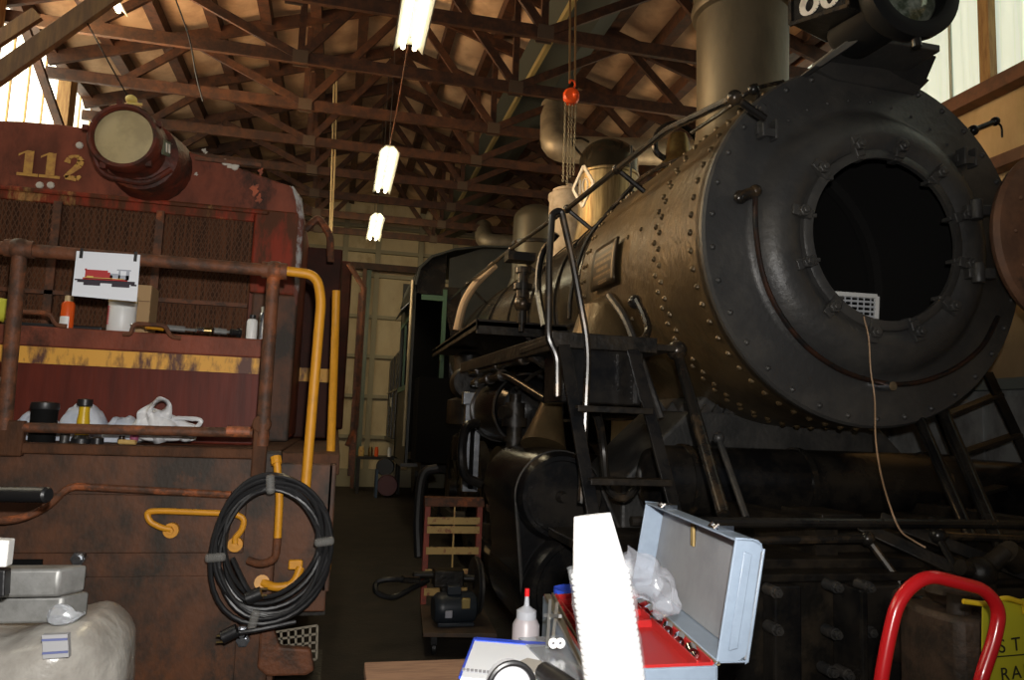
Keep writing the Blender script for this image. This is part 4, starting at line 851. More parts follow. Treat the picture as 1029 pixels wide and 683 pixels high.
MB().tube(rnd([at(232, 497, Y=2.85), at(68, 488, Y=2.85), at(50, 508, Y=2.80), at(20, 522, Y=2.76), at(-25, 524, Y=2.76)], .12, 8), .013, 10).build('uncoupling_rod', RUSTPIPE, S)
for q in ((81, 560), (80, 577), (245, 641), (244, 633)):
    c = at(*q, Y=2.885); m = MB(); m.cyl(c+V((0, .0, 0)), c+V((0, -.03, 0)), .024, seg=6); m.cyl(c+V((0, -.03, 0)), c+V((0, -.045, 0)), .014, seg=10); m.build('plate_bolt', STEEL, S)
MB().b2(*(lambda a, b: (a.x, b.x, 2.875, 2.886, b.z, a.z))(at(5, 562, Y=2.88), at(42, 569, Y=2.88))).build('slot', BLACKM, S, smooth=0)
near(S)
for o in list(S.children_recursive):
    if o.parent is not S: o.matrix_parent_inverse = Matrix.Identity(4)
# ================================================================ things on the diesel
cc = at(272, 553, Y=2.76); m = MB(); pts = []; n = 9; random.seed(3)
for i in range(n*36):
    a = 2*PI*i/36; j = i/36
    f = .74+.026*j+.03*math.sin(j*2.3+a*.5); yo = -.0+.012*math.sin(j*3.1+a)+(.012 if int(j) % 2 else 0)
    pts.append(cc+V((.205*f*math.cos(a)+.012*math.sin(a*2+j), yo, .265*f*math.sin(a)-.035*(1-f)*4*(.5-.5*math.sin(a))*-1)))
cd = thing('coiled_cable', cc, 'thick black coiled cable with taped loops hanging on the yellow lever', 'cable')
MB().tube(pts, .0085, 8).build('cable', RUBBER, cd)
MB().tube(spline([cc+V((-.12, -.03, -.02)), at(245, 585, Y=2.70), at(253, 598, Y=2.70)]), .009, 8).build('cable_end', RUBBER, cd)
MB().tube(spline([cc+V((.10, -.02, -.235)), at(262, 632, Y=2.72), at(236, 636, Y=2.72)]), .008, 8).build('cable_end', RUBBER, cd)
for q, dr_ in (((256, 598), (.03, 0, .012)), ((230, 637), (-.02, 0, -.01))):
    c = at(*q, Y=2.70); d = V(dr_).normalized(); m = MB(); m.cyl(c-d*.028, c+d*.022, .022, seg=12); m.mi = 1
    for s_ in (-.01, .01): m.box(c+d*.03+V((0, 0, s_)), (.022, .008, .005))
    m.build('plug', [RUBBER, BRASS], cd)
TAPE = mat('clear_tape', (.30, .29, .27), .25); TAPE.node_tree.nodes['Principled BSDF'].inputs['Alpha'].default_value = .45
for a, f in ((math.radians(95), .86), (math.radians(185), .86), (math.radians(258), .88), (math.radians(8), .88)):
    c = cc+V((.205*f*math.cos(a), 0, .265*f*math.sin(a))); d = V((math.cos(a), 0, math.sin(a))); tt = V((-d.z, 0, d.x))
    m = MB(); m.bar(c-d*.034, c+d*.034, .03, .058, (0, 1, 0)); m.build('tape_wrap', TAPE, cd, bevel=.01)
near(cd)
# printed sheet taped on the rail
Yp = 2.835; Q = [at(x, y, Y=Yp) for x, y in ((77, 252), (141, 256), (137.5, 303), (72, 297))]
pp = thing('paper_sheet', Q[0], 'white printed sheet with a red diesel locomotive picture taped to the handrail', 'paper')
MB().prism(Q, (0, .001, 0)).build('sheet', PAPER, pp, smooth=0)
exv = (Q[1]-Q[0]); ezv = (Q[3]-Q[0])
def rect(m, u0, v0, u1, v1, off=.0006): m.prism([Q[0]+exv*u+ezv*v+V((0, -off, 0)) for u, v in ((u0, v0), (u1, v0), (u1, v1), (u0, v1))], (0, -.0008, 0))
m = MB(); rect(m, .17, .40, .52, .60); rect(m, .52, .44, .56, .60); rect(m, .56, .50, .60, .60); rect(m, .14, .58, .84, .63); rect(m, .16, .38, .19, .42)
m.build('red_body', mat('print_red', (.40, .03, .03), .7), pp, smooth=0)
m = MB(); rect(m, .06, .62, .96, .69); rect(m, .16, .69, .42, .75); rect(m, .60, .69, .88, .76); rect(m, .02, .62, .10, .65); rect(m, .90, .68, .99, .72); m.build('black_frame', mat('print_black', (.03, .02, .03), .7), pp, smooth=0)
m = MB(); rect(m, .66, .36, .88, .39); rect(m, .69, .39, .72, .58); rect(m, .81, .39, .86, .60); rect(m, .69, .49, .86, .59); rect(m, .56, .46, .69, .56); m.build('grey_cab', mat('print_grey', (.35, .37, .42), .7), pp, smooth=0)
m = MB(); rect(m, .16, .57, .78, .585, .0012); rect(m, .20, .54, .30, .57, .0012); m.build('yellow_line', mat('print_yellow', (.6, .4, .1), .7), pp, smooth=0)
m = MB(); 
for u in (.08, .93): m.prism([Q[0]+exv*(u-.025)+ezv*a+V((0, -.004, 0)) for a in (-.06,)]+[Q[0]+exv*(u+.025)+ezv*-.06+V((0, -.004, 0)), Q[0]+exv*(u+.025)+ezv*.16+V((0, -.004, 0)), Q[0]+exv*(u-.025)+ezv*.16+V((0, -.004, 0))], (0, .003, 0))
m.build('black_tape', RUBBER, pp, smooth=0); near(pp)
def can(px, py0, py1, Y, r, cols, name, label, cat, cap=None, zbase=None, seg=24):
    b = at(px, py1, Y=Y); t = at(px, py0, Y=Y)
    if zbase is not None: b.z = zbase
    h = t.z-b.z; o = thing(name, b, label, cat)
    ch = h*.16
    MB().lathe([(0, 0), (r*.95, 0), (r, .004), (r, h-ch*1.7), (r*.8, h-ch*1.2), (r*.45, h-ch), (0, h-ch)], b, (0, 0, 1), seg).build('can_body', cols, o)
    MB().lathe([(r*.6, h-ch*1.3), (r*.6, h-.003), (r*.5, h), (0, h)], b, (0, 0, 1), seg).build('cap', cap or WHITE, o); near(o); return o
ZB = 1.917
o = can(66.5, 297, 328, 3.40, .0255, OCANM, 'spray_can', 'orange spray can with pale nozzle standing on the battery box', 'spray can', mat('pale_nozzle', (.6, .45, .25), .6), ZB)
c = o.location; MB().lathe([(.0262, .002), (.0262, .035), (.0262, .05)], c, (0, 0, 1), 10, PI*1.0, PI*1.7).build('white_label', WHITE, o); near(o)
# tub
b = at(121, 334, Y=3.40); b.z = ZB; o = thing('plastic_tub', b, 'large white plastic tub with cream lid under the taped sheet', 'tub')
MB().lathe([(0, 0), (.050, 0), (.054, .006), (.054, .12), (.051, .126)], b, (0, 0, 1), 32).build('tub_body', WHITE, o)
MB().lathe([(.052, .12), (.056, .122), (.056, .145), (.054, .15), (0, .15)], b, (0, 0, 1), 32).build('lid', mat('cream_lid', (.66, .55, .32), .5), o)
m = MB()
for k in range(8):
    a = math.radians(35)+.0; z_ = .03+.01*k; d0 = V((-math.cos(a), -math.sin(a), 0)); m.box(b+d0*.0545+V((0, 0, z_)), (.004, .012, .006), Matrix.Rotation(a, 3, 'Z'))
m.build('red_lettering', REDP, o); near(o)
# cardboard box
a, e = at(131, 286, Y=3.62), at(157, 332, Y=3.62); m = MB(); m.b2(a.x-.04, e.x-.03, 3.6, 3.74, ZB, a.z); o = m.build('cardboard_box', CARD, smooth=0, bevel=.002); tag(o, 'plain brown cardboard box standing behind the white tub', 'box')
m = MB(); m.b2(a.x-.0401, e.x-.0299, 3.595, 3.602, a.z-.075, a.z-.072); q = m.build('flap_edge', mat('card_dark', (.2, .12, .06), .8), o, smooth=0)
can(252, 316, 344, 3.42, .023, WHITE, 'spray_can', 'white spray can with black cap and label band on the right of the battery box', 'spray can', RUBBER, ZB)
can(263, 308, 345, 3.46, .0215, STEEL, 'spray_can', 'silver spray can with pale cap next to the handrail post', 'spray can', mat('bone_cap', (.6, .58, .48), .5), ZB)
# mat, yellow item and clutter
a, e = at(20, 322, Y=3.55), at(108, 330, Y=3.55)
tag(MB().b2(a.x, e.x+.02, 3.40, 3.72, ZB, ZB+.018).build('rubber_mat', RUBBER, smooth=0, bevel=.006), 'flat black mat on the battery box behind the orange can', 'mat')
c = at(4, 316, Y=3.42); c.z = 1.985
o = tag(MB().ball(c, .045, (1, .8, 1.1)).build('yellow_cloth', mat('lime_yellow', (.6, .6, .05), .7), noise_=.02, nsc=20), 'lime yellow balled cloth at the far left of the box', 'cloth')
o = tag(MB().lathe([(0, 0), (.03, 0), (.03, .1), (.02, .12), (0, .12)], at(0, 410, Y=3.25)*1, (0, 0, 1), 16).build('pale_bottle', WHITE), 'pale bottle cut off by the left edge', 'bottle'); 
random.seed(11)
cl = [(150, .9, STEEL, 'spanner', .09), (163, .6, YEL, 'screwdriver', .07), (185, .3, ALU, 'file', .07), (200, .5, STEEL, 'socket', .03), (208, .2, BRASS, 'brass_fitting', .03), (217, .4, STEEL, 'bolt', .03), (227, .3, ALU, 'marker_pen', .05), (236, .6, RUBBER, 'hose_fitting', .04)]
labs = ['steel spanner lying left behind the box handle', 'worn yellow screwdriver beside the cardboard box', 'grey file lying in the middle of the small tools', 'chrome socket on the box among small tools', 'small brass fitting right of the chrome socket', 'short steel bolt right of the brass fitting', 'grey marker pen in the row of small tools', 'black hose fitting nearest the white spray can']
for (x, an, mt, nm, ln), lb in zip(cl, labs):
    c = at(x, 340, Y=3.36); c.z = ZB+.024; d = V((math.cos(an), math.sin(an), 0))
    m = MB()
    if nm == 'spanner': m.bar(c-d*ln*.7, c+d*ln*.7, .016, .007); m.ball(c+d*ln*.8, .02, (1, 1, .4)); m.ball(c-d*ln*.8, .02, (1, 1, .4))
    elif nm in ('screwdriver', 'file', 'marker_pen'): m.cyl(c-d*ln, c, .013, seg=10); m.cyl(c, c+d*ln, .006, seg=8)
    else: m.cyl(c-d*ln*.5, c+d*ln*.5, .014, seg=12); m.cyl(c+d*ln*.3, c+d*ln*.5, .021 if nm != 'socket' else .016, seg=6 if nm == 'bolt' else 14)
    tag(m.build(nm, mt), lb, nm.replace('_', ' '))
# deck items
def dpt(x, Y): p = at(x, 450, Y=Y); p.z = DZ; return p
b = dpt(41, 3.07); o = thing('black_canister', b, 'matte black canister with a rimmed lid on the deck behind the lower rail', 'canister')
MB().lathe([(0, 0), (.044, 0), (.044, .125), (0, .125)], b, (0, 0, 1), 28).build('canister_body', BLACKM, o); MB().lathe([(.046, .12), (.048, .125), (.046, .145), (0, .15)], b, (0, 0, 1), 28).build('lid', RUBBER, o); near(o)
b = dpt(81, 3.06); o = thing('flashlight', b, 'yellow and black flashlight standing upright on the deck', 'flashlight')
MB().lathe([(.012, .02), (.024, .03), (.02, .06), (.022, .08), (.018, .11), (.018, .14)], b, (0, 0, 1), 20).build('barrel', mat('flashlight_yellow', (.6, .38, .01), .4), o)
MB().lathe([(0, 0), (.034, 0), (.034, .018), (.022, .034)], b, (0, 0, 1), 20).build('lens_head', RUBBER, o); MB().lathe([(.020, .135), (.026, .14), (.026, .162), (0, .166)], b, (0, 0, 1), 20).build('tail_cap', RUBBER, o); near(o)
b = dpt(97, 3.05); tag(MB().lathe([(0, 0), (.022, 0), (.022, .022), (.012, .028), (0, .028)], b, (0, 0, 1), 16).build('round_knob', RUBBER), 'low black round knob to the right of the flashlight foot', 'knob')
b = dpt(64, 3.05); tag(MB().lathe([(.010, .0), (.016, 0), (.016, .035), (.010, .035), (.010, .01), (0, .01)], b, (0, 0, 1), 16).build('impact_socket', DGREY), 'short dark socket standing between canister and flashlight', 'socket')
b = dpt(121.5, 3.05); tag(MB().lathe([(0, 0), (.014, 0), (.014, .022), (.010, .024), (.010, .034), (0, .034)], b, (0, 0, 1), 16).build('impact_socket', PIPE), 'stepped dark socket standing left of the plastic bag', 'socket')
for x0, x1, h_, nm, lb in ((8, 56, .105, 'rag', 'crumpled white rag at the left behind the black canister'), (54, 104, .14, 'rag', 'heaped white rag behind the yellow flashlight'), (102, 138, .10, 'rag', 'low white rag between the flashlight and the plastic bag')):
    a, e = dpt(x0, 3.2), dpt(x1, 3.2); wd = e.x-a.x
    m = MB()
    def f(u, v, a=a, wd=wd, h_=h_): 
        s_ = math.sin(PI*u)**.3*math.sin(PI*v)**.5 if 0 < u < 1 and 0 < v < 1 else 0
        n_ = .3*noise.noise(V((u*3+a.x*9, v*2, h_*30)))+.14*noise.noise(V((u*11, v*9, h_*50)))
        return V((a.x+wd*u, 3.155+.15*v, DZ+.004+max(0, h_*s_*(1+.7*n_))))
    m.sheet(f, 24, 14); tag(m.build(nm, CLOTH, solid=.003), lb, 'rag')
b = dpt(134, 3.07); tag(MB().ball(b+V((0, 0, .03)), .022, (.7, .7, 1.4)).build('pink_plug', mat('dusty_pink', (.30, .07, .14), .6)), 'small dusty pink plug beside the plastic bag', 'plug')
b = dpt(128, 3.02); tag(MB().cyl(b+V((-.03, 0, .012)), b+V((.03, -.01, .012)), .009).build('pen', YELW), 'short pale pen lying in front of the rags', 'pen')
# carrier bag
o = thing('plastic_bag', dpt(163, 3.14), 'white plastic carrier bag with upright handles on the deck', 'bag'); b = o.location.copy()
def f(u, v):
    a = 2*PI*u; fold = 1+.12*math.sin(5*a+3*v)+.12*noise.noise(V((math.cos(a)*2, math.sin(a)*2, v*5)))
    k = math.sin(PI*min(1, .12+.88*v)**.75)**.5 if v < 1 else 0
    rx, ry = (.112*k*fold if v < .5 else (.112*k*(1-.35*(v-.5)*2))*fold), .055*k*fold
    return V((b.x+.0+rx*math.cos(a)-.04*v*v, b.y+ry*math.sin(a), b.z+.016+.12*v+.01*noise.noise(V((a, v*3, 2)))))
MB().sheet(f, 48, 18).build('bag_body', BAG, o, solid=.002)
ol = [at(x, y, Y=3.10) for x, y in ((139, 440), (138, 425), (141, 413), (151, 404), (161, 398), (170, 403), (173, 414), (171, 426), (172, 440), (156, 446))]
hl_ = [at(x, y, Y=3.10) for x, y in ((154.5, 414), (154, 412), (155, 409), (158, 405), (162, 403), (165, 405), (165, 409), (162, 412), (158, 414), (156, 415))]
ol = spline(ol+[ol[0]], 4)[:-1]; hl_ = spline(hl_+[hl_[0]], 4)[:-1]
def wav(p, k): return p+V((0, .018*math.sin(p.x*70+k)+.012*math.sin(p.z*90), 0))
rs_ = [[wav(a.lerp(c_, t), t*3)+V((0, -.012*math.sin(PI*t), 0)) for a, c_ in zip(ol, hl_)] for t in (0, .25, .5, .75, 1)]
m = MB(); vv = [[m.bm.verts.new(p) for p in q] for q in rs_]
for a_, b_ in zip(vv, vv[1:]):
    for k in range(len(a_)): m.face([a_[k], a_[(k+1) % len(a_)], b_[(k+1) % len(a_)], b_[k]])
m.build('bag_handle', BAG, o, smooth=60, solid=.004)
m = MB(); m.tube(spline([b+V((.03, -.02, .10)), b+V((.07, -.03, .105)), b+V((.135, -.03, .10)), b+V((.125, -.03, .075)), b+V((.09, -.03, .045)), b+V((.05, -.03, .035))], 6), .0085, 8); m.build('bag_handle', BAG, o, noise_=.003, nsc=60); near(o)
# ================================================================ left foreground pile
c = at(30, 640, Y=1.75); o = thing('wrapped_bundle', V((-.75, 1.8, .98)), 'white plastic-wrapped bundle with a small label under the aluminium blocks', 'bundle')
m = MB()
def f(u, v):
    th = PI*(v-.5); ph = 2*PI*u
    sx, sy, sz = .36, .20, .135; e = .5
    cs = lambda a: math.copysign(abs(math.cos(a))**e, math.cos(a)); sn = lambda a: math.copysign(abs(math.sin(a))**e, math.sin(a))
    p = V((-.775+sx*cs(th)*cs(ph), 1.86+sy*cs(th)*sn(ph), 1.02+sz*sn(th)))
    return p+noise.noise_vector(p*9)*.018+V((0, 0, .02*math.sin(p.x*23)))
m.sheet(f, 64, 32); m.build('wrap', BUNDLE, o)
lp = [at(x, y, Y=1.655) for x, y in ((42, 638), (68, 637), (69, 660), (43, 662))]
MB().prism(lp, (0, .015, 0)).build('label_sticker', mat('sticker_pale', (.36, .36, .37), .5), o, smooth=0)
m = MB(); 
for t in (.2, .75): m.bar(lp[0].lerp(lp[3], t)+V((0, -.002, 0)), lp[1].lerp(lp[2], t)+V((0, -.002, 0)), .004, .002, (0, -1, 0))
m.build('sticker_band', mat('sticker_blue', (.12, .14, .30), .5), o, smooth=0); near(o)
def block(px0, px1, py0, py1, Y, dep, lb, top=None):
    a, e = at(px0, py0, Y=Y), at(px1, py1, Y=Y); o = MB()
    x0, x1, z1, z0 = a.x-.25, e.x, a.z, e.z; 
    p = [V((x0, Y, z0)), V((x1, Y, z0)), V((x1, Y, z1)), V((x0, Y, z1))]
    o.rings([p, [q+V((.038 if abs(q.x-x1) < 1e-4 else 0, .05, 0)) for q in p]]); ob = o.build('aluminium_block', ALU, bevel=.006); return tag(ob, lb, 'metal block')
block(0, 57, 572, 600, 1.72, .16, 'darker aluminium block with a slanted end, topmost on the white bundle')
block(0, 60, 600, 626, 1.76, .12, 'paler aluminium block under the darker one, resting on the white bundle')
m = MB(); q = at(68, 617, Y=1.74); m.ball(q, .024, (1.2, .8, .8)); tag(m.build('film_scrap', CLEAR, noise_=.02, nsc=30), 'crumpled clear film scrap right of the lower aluminium block', 'plastic film')
P4 = [at(x, y, Y=1.6) for x, y in ((-8, 542), (9, 543), (6, 570), (-8, 570))]
tag(MB().prism(P4, (0, .03, 0)).build('paper_roll', WHITE, smooth=0, bevel=.003), 'white paper edge standing at the left edge above the aluminium blocks', 'paper')
P4 = [at(x, y, Y=1.6) for x, y in ((-8, 572), (5, 573), (4, 600), (-8, 600))]
tag(MB().prism(P4, (0, .03, 0)).build('black_case', RUBBER, smooth=0, bevel=.003), 'dark case corner below the white paper edge at the left', 'case')
h = thing('ribbed_handle', at(30, 497, Y=2.2), 'black ribbed grip sticking in from the left edge before the diesel', 'handle')
a, e = at(-30, 496, Y=2.3), at(47, 497, Y=2.2); prof = []; ln = (e-a).length
for i in range(40): prof.append((.0195+.0015*(i % 2), ln*i/39))
prof = [(0, 0)]+prof+[(.016, ln+.006), (0, ln+.006)]
MB().lathe(prof, a, e-a, 20).build('grip', RUBBER, h); near(h)
# things carrying the pile, out of the picture below
o = thing('pile_stand', (-.75, 1.85, 0), 'low steel stand under the wrapped bundle', 'stand'); MB().b2(-1.2, -.45, 1.68, 2.05, .81, .845).build('top', RUST, o, smooth=0)
for x in (-1.15, -.5):
    for y_ in (1.72, 2.0): MB().b2(x-.02, x+.02, y_-.02, y_+.02, 0, .81).build('leg', RUST, o, smooth=0)
near(o)
# ================================================================ motor cart in the aisle
o = thing('wooden_dolly', (.92, 5.55, 0), 'low wooden dolly on casters carrying the motor in the aisle', 'dolly')
MB().prism([(.66, 5.25, .13), (1.16, 5.18, .13), (1.20, 5.9, .13), (.72, 6.0, .13)], (0, 0, .03)).build('platform', mat('dirty_dolly_board', (.06, .042, .03), .7, 0, (.10, .06, .035), 9), o, smooth=0, bevel=.004)
for x, y_ in ((.74, 5.3), (1.1, 5.28), (.78, 5.9), (1.13, 5.85)):
    m = MB(); m.b2(x-.02, x+.02, y_-.03, y_+.03, .07, .13); m.lathe([(0, -.012), (.045, -.012), (.045, .012), (0, .012)], (x, y_, .045), (1, 0, 0), 16); m.build('caster', RUBBER, o)
near(o)
o = thing('slatted_frame', at(455, 555, Y=6.0), 'worn red frame with pale yellow slats standing behind the motor', 'frame')
a, e = at(427, 505, Y=6.05), at(484, 505, Y=6.05); zb = .165; m = MB()
x0, x1, zt = a.x, e.x, a.z
for x in (x0+.02, x1-.02): MB().b2(x-.022, x+.022, 6.0, 6.05, zb, zt).build('upright', REDO, o, smooth=0, bevel=.003)
MB().b2(x0-.01, x1+.01, 5.97, 6.08, zt-.02, zt+.05).build('top_bar', RUSTPIPE, o, smooth=0, bevel=.004)
for i, yy in enumerate((523, 532, 553, 575, 594)):
    z = at(455, yy, Y=6).z; MB().b2(x0+.02, x1-.02, 5.985, 6.0, z-.028, z+.028).build('slat', YELW, o, smooth=0, bevel=.002)
MB().b2((x0+x1)/2-.006, (x0+x1)/2+.006, 5.975, 5.985, .4, zt).build('centre_strip', YELW, o, smooth=0); near(o)
o = thing('electric_motor', (.93, 5.5, .16), 'dark blue-grey electric motor with belt pulley on the wooden dolly', 'motor')
c = at(457, 612, Y=5.45); c.z = .16+.115
m = MB(); m.lathe([(0, -.16), (.08, -.16), (.105, -.13), (.11, -.1), (.11, .1), (.105, .13), (.08, .15), (0, .15)], c, (1, .1, 0), 28); m.build('motor_body', MOTOR, o); MB().b2(c.x-.13, c.x+.13, c.y-.09, c.y+.09, .162, .19).build('motor_base', MOTOR, o, bevel=.006); MB().box(c+V((-.02, -.02, .13)), (.1, .1, .06)).build('terminal_box', MOTOR, o, bevel=.006)
MB().box(c+V((.06, -.098, .05)), (.06, .03, .07)).build('name_plate', mat('brassy_plate', (.45, .33, .12), .4, .5), o, bevel=.004)
MB().box(c+V((-.06, -.11, -.02)), (.05, .02, .05)).build('white_sticker', mat('sticker_white', (.4, .4, .45), .5), o, bevel=.003)
pc = at(478, 588, Y=5.55); m = MB(); m.lathe([(.03, -.015), (.19, -.015), (.2, -.02), (.2, .02), (.19, .015), (.03, .015)], pc, (1, .05, 0), 32); m.build('pulley', DGREY, o)
MB().tube([pc+V((.0, .2*math.cos(t), .2*math.sin(t))) for t in [2*PI*k/28 for k in range(28)]], .012, 6, True).build('belt', RUBBER, o)
m = MB(); c2 = at(450, 580, Y=5.6); m.box(c2, (.22, .14, .12)); m.cyl(c2+V((-.26, 0, .02)), c2+V((-.1, 0, .02)), .028); m.cyl(c2+V((0, 0, 0)), c2+V((.2, -.05, 0)), .03); m.b2(c2.x-.05, c2.x+.05, c2.y-.05, c2.y+.05, .19, c2.z); m.build('pump_head', GRIME, o, bevel=.01); near(o)
o = thing('air_hose', at(400, 585, Y=5.5), 'black hose with bright ferrule looping out to the left of the motor', 'hose')
MB().tube(spline([at(420, 583, Y=5.55), at(395, 582, Y=5.5), at(379, 585, Y=5.5), at(379, 595, Y=5.45), at(395, 600, Y=5.45), at(412, 592, Y=5.5), at(430, 583, Y=5.6)]), .02, 8).build('hose', RUBBER, o); MB().cyl(at(404, 582, Y=5.48), at(421, 583, Y=5.53), .025, seg=12).build('ferrule', STEEL, o); near(o)
# ================================================================ far workbench
o = thing('far_workbench', (1.0, 16.5, 0), 'cluttered dark workbench at the far end of the aisle', 'workbench')
MB().b2(.45, 1.4, 16.2, 16.9, .72, .78).build('bench_top', GRIME, o, smooth=0)
for x in (.5, 1.35):
    for y_ in (16.25, 16.85): MB().b2(x-.03, x+.03, y_-.03, y_+.03, 0, .72).build('leg', GRIME, o, smooth=0)
near(o)
for x, y_, r, mt, nm, lb in ((363, 455, .06, YELW, 'glass_jar', 'pale jar at the left end of the far workbench'), (372, 459, .05, BRASS, 'brass_cup', 'brassy cup on the far workbench next to the pale jar'), (378, 459, .04, OCANM, 'orange_cup', 'small orange cup in the middle of the far workbench'), (391, 461, .04, WHITE, 'white_cup', 'small white cup at the right of the far workbench')):
    b = at(x, y_, Y=16.4); b.z = .78; tag(MB().lathe([(0, 0), (r, 0), (r*1.1, .12), (r*.7, .2), (0, .2)], b, (0, 0, 1), 14).build(nm, mt), lb, nm.split('_')[1])
b = at(389, 493, Y=15.6); o = thing('bench_grinder_wheel', V((b.x, 15.6, 0)), 'round purplish wheel machine standing under the far workbench', 'machine')
MB().lathe([(0, -.1), (.2, -.1), (.22, 0), (.2, .1), (0, .1)], V((b.x, 15.6, .24)), (.1, 1, 0), 28).build('wheel_drum', mat('dusky_purple', (.10, .045, .06), .6), o); MB().lathe([(0, -.12), (.17, -.12), (.19, 0), (.17, .12), (0, .12)], V((b.x-.05, 15.8, .60)), (.1, 1, 0), 28).build('motor_drum', RUBBER, o); MB().b2(b.x-.25, b.x-.2, 15.5, 15.9, 0, .55).build('blue_leg', mat('dull_blue', (.04, .07, .13), .6), o); near(o)
# ================================================================ FOREGROUND BENCH
BT = .955
o = thing('plywood_bench', (.6, 1.6, 0), 'brown plywood bench top at the bottom edge of the picture', 'bench')
MB().b2(.11, 1.0, .9, 2.09, BT-.03, BT).build('bench_top', PLY, o, smooth=0, bevel=.003)
for x in (.16, .95):
    for y_ in (.95, 2.0): MB().b2(x-.03, x+.03, y_-.03, y_+.03, 0, BT-.03).build('leg', PLY, o, smooth=0)
near(o)
# toolbox
P_n0, P_n1 = at(597, 676, Y=1.2), at(720, 673, Y=1.2)          # near end, front and hinge sides
P_f0, P_f1 = at(547, 597, Y=1.72), at(634, 592, Y=1.78)
zt = 1.205
A0, A1, B0, B1 = [V((p.x, p.y, zt)) for p in (P_n0, P_n1, P_f0, P_f1)]
tb = thing('toolbox', V((.58, 1.45, BT)), 'blue-grey steel toolbox with its lid open on the bench', 'toolbox')
def ringbox(m, pts, z0, z1, th):       # open-topped shell
    n = len(pts); c = sum(pts, V((0, 0, 0)))/n
    for i in range(n):
        a, b = pts[i], pts[(i+1) % n]; m.bar(V((a.x, a.y, (z0+z1)/2)), V((b.x, b.y, (z0+z1)/2)), th, z1-z0)
    m.prism([V((p.x, p.y, z0)) for p in pts], (0, 0, th))
m = MB(); ringbox(m, [A0, A1, B1, B0], BT+.002, zt, .006); m.build('body', TBOX, tb, smooth=0, bevel=.003)
ey = (B1-A1).normalized(); ex = V((ey.y, -ey.x, 0))          # along the box, outwards past the hinge
LH, LD = .207, .052
def lidp(s_, h_, d_): return A1.lerp(B1, s_)+ex*(d_+h_*.16)+V((0, 0, h_+.004))
Llen = (B1-A1).length
m = MB()
m.prism([lidp(0, .006, LD-.001), lidp(0, LH*.90, LD-.001), lidp(0, LH*.90, LD-.004), lidp(0, .006, LD-.004)], ey*Llen); m.build('lid_inside', TIN, tb, smooth=0)
def capprof(s_, th):
    o_ = [lidp(s_, 0, 0), lidp(s_, 0, LD*.7), lidp(s_, LH*.06, LD), lidp(s_, LH*.90, LD*1.0), lidp(s_, LH*.96, LD*.93), lidp(s_, LH*.99, LD*.78), lidp(s_, LH, LD*.6), lidp(s_, LH, 0)]
    return o_
lid = MB()
lid.prism(capprof(0, 0), ey*.006); lid.prism(capprof(1, 0), -ey*.006)
lid.prism([lidp(0, 0, LD), lidp(0, LH*.92, LD), lidp(0, LH*.92, LD+.004), lidp(0, 0, LD+.005)], ey*Llen)
lid.prism([lidp(0, LH, 0), lidp(0, LH, LD*.62), lidp(0, LH*.965, LD*.93), lidp(0, LH*.91, LD), lidp(0, LH*.90, LD-.005), lidp(0, LH*.94, LD*.86), lidp(0, LH-.006, LD*.6), lidp(0, LH-.005, 0)], ey*Llen)
lid.prism([lidp(0, 0, 0), lidp(0, 0, LD), lidp(0, .004, LD), lidp(0, .004, 0)], ey*Llen)
ld = lid.build('lid', TBOX, tb, smooth=30, bevel=.003)
for s_ in (-.004, 1.0): m = MB(); m.prism([lidp(s_, LH*.1, LD*.3), lidp(s_, LH*.9, LD*.3), lidp(s_, LH*.88, LD*.6), lidp(s_, LH*.12, LD*.6)], -ey*.003); m.build('pressed_panel', TBOX, ld, bevel=.002)
for s_ in (.2, .78):
    p = lidp(s_, LH+.004, LD*.35); m = MB(); m.box(p, (.03, .045, .01), Matrix.Rotation(-math.atan2(ey.x, ey.y), 3, 'Z')); m.tube([p+V((-.012, 0, .006))-ey*.014, p+V((-.02, 0, .0))-ey*.014, p+V((-.02, 0, .0))+ey*.014, p+V((-.012, 0, .006))+ey*.014], .003, 6); m.build('latch', CHROME, ld)
p = lidp(.55, LH-.03, LD-.012); m = MB(); m.tube([p+V((0, 0, .02)), p+V((0, 0, -.035))], .004, 6); m.tube([p+V((0, 0, -.035))+ey*.01, p+V((0, 0, .02))+ey*.01], .004, 6); m.build('hasp', BRASS, ld)
m = MB(); m.cyl(A1+ex*.003+V((0, 0, .003)), B1+ex*.003+V((0, 0, .003)), .004, seg=8); m.build('hinge', mat('hinge_tan', (.3, .25, .15), .4, .5), tb)
# red trays
m = MB(); i0, i1, j0, j1 = A0.lerp(B0, .02), A1.lerp(B1, .02), B0.lerp(A0, .02), B1.lerp(A1, .02); z = V((0, 0, -.012))
def T4(a, b, c_, d): m.prism([p+z for p in (a, b, c_, d)], (0, 0, -.004))
m.prism([p+z for p in (i0, i1, j1, j0)], (0, 0, -.006))
for t in (.0, .12, .86, .98):
    a, b = i0.lerp(i1, t)+z, j0.lerp(j1, t)+z; m.bar(a+V((0, 0, .006)), b+V((0, 0, .006)), .004, .022)
for t in (0, .5, .66, .78, .9, 1):
    a, b = i0.lerp(j0, t)+z, i1.lerp(j1, t)+z; m.bar(a+V((0, 0, .006)), b+V((0, 0, .006)), .004, .016)
m.build('red_tray', REDTRAY, tb, smooth=0, bevel=.001)
near(tb)
for o_ in tb.children_recursive:
    if o_.parent is not tb: o_.matrix_parent_inverse = Matrix.Identity(4)
random.seed(5)
labs = ['chrome socket nearest the open lid in the red tray', 'second chrome socket along the hinge side of the tray', 'third chrome socket along the hinge side of the tray', 'fourth chrome socket along the hinge side of the tray', 'fifth chrome socket along the hinge side of the tray', 'last chrome socket by the clear bag in the tray']
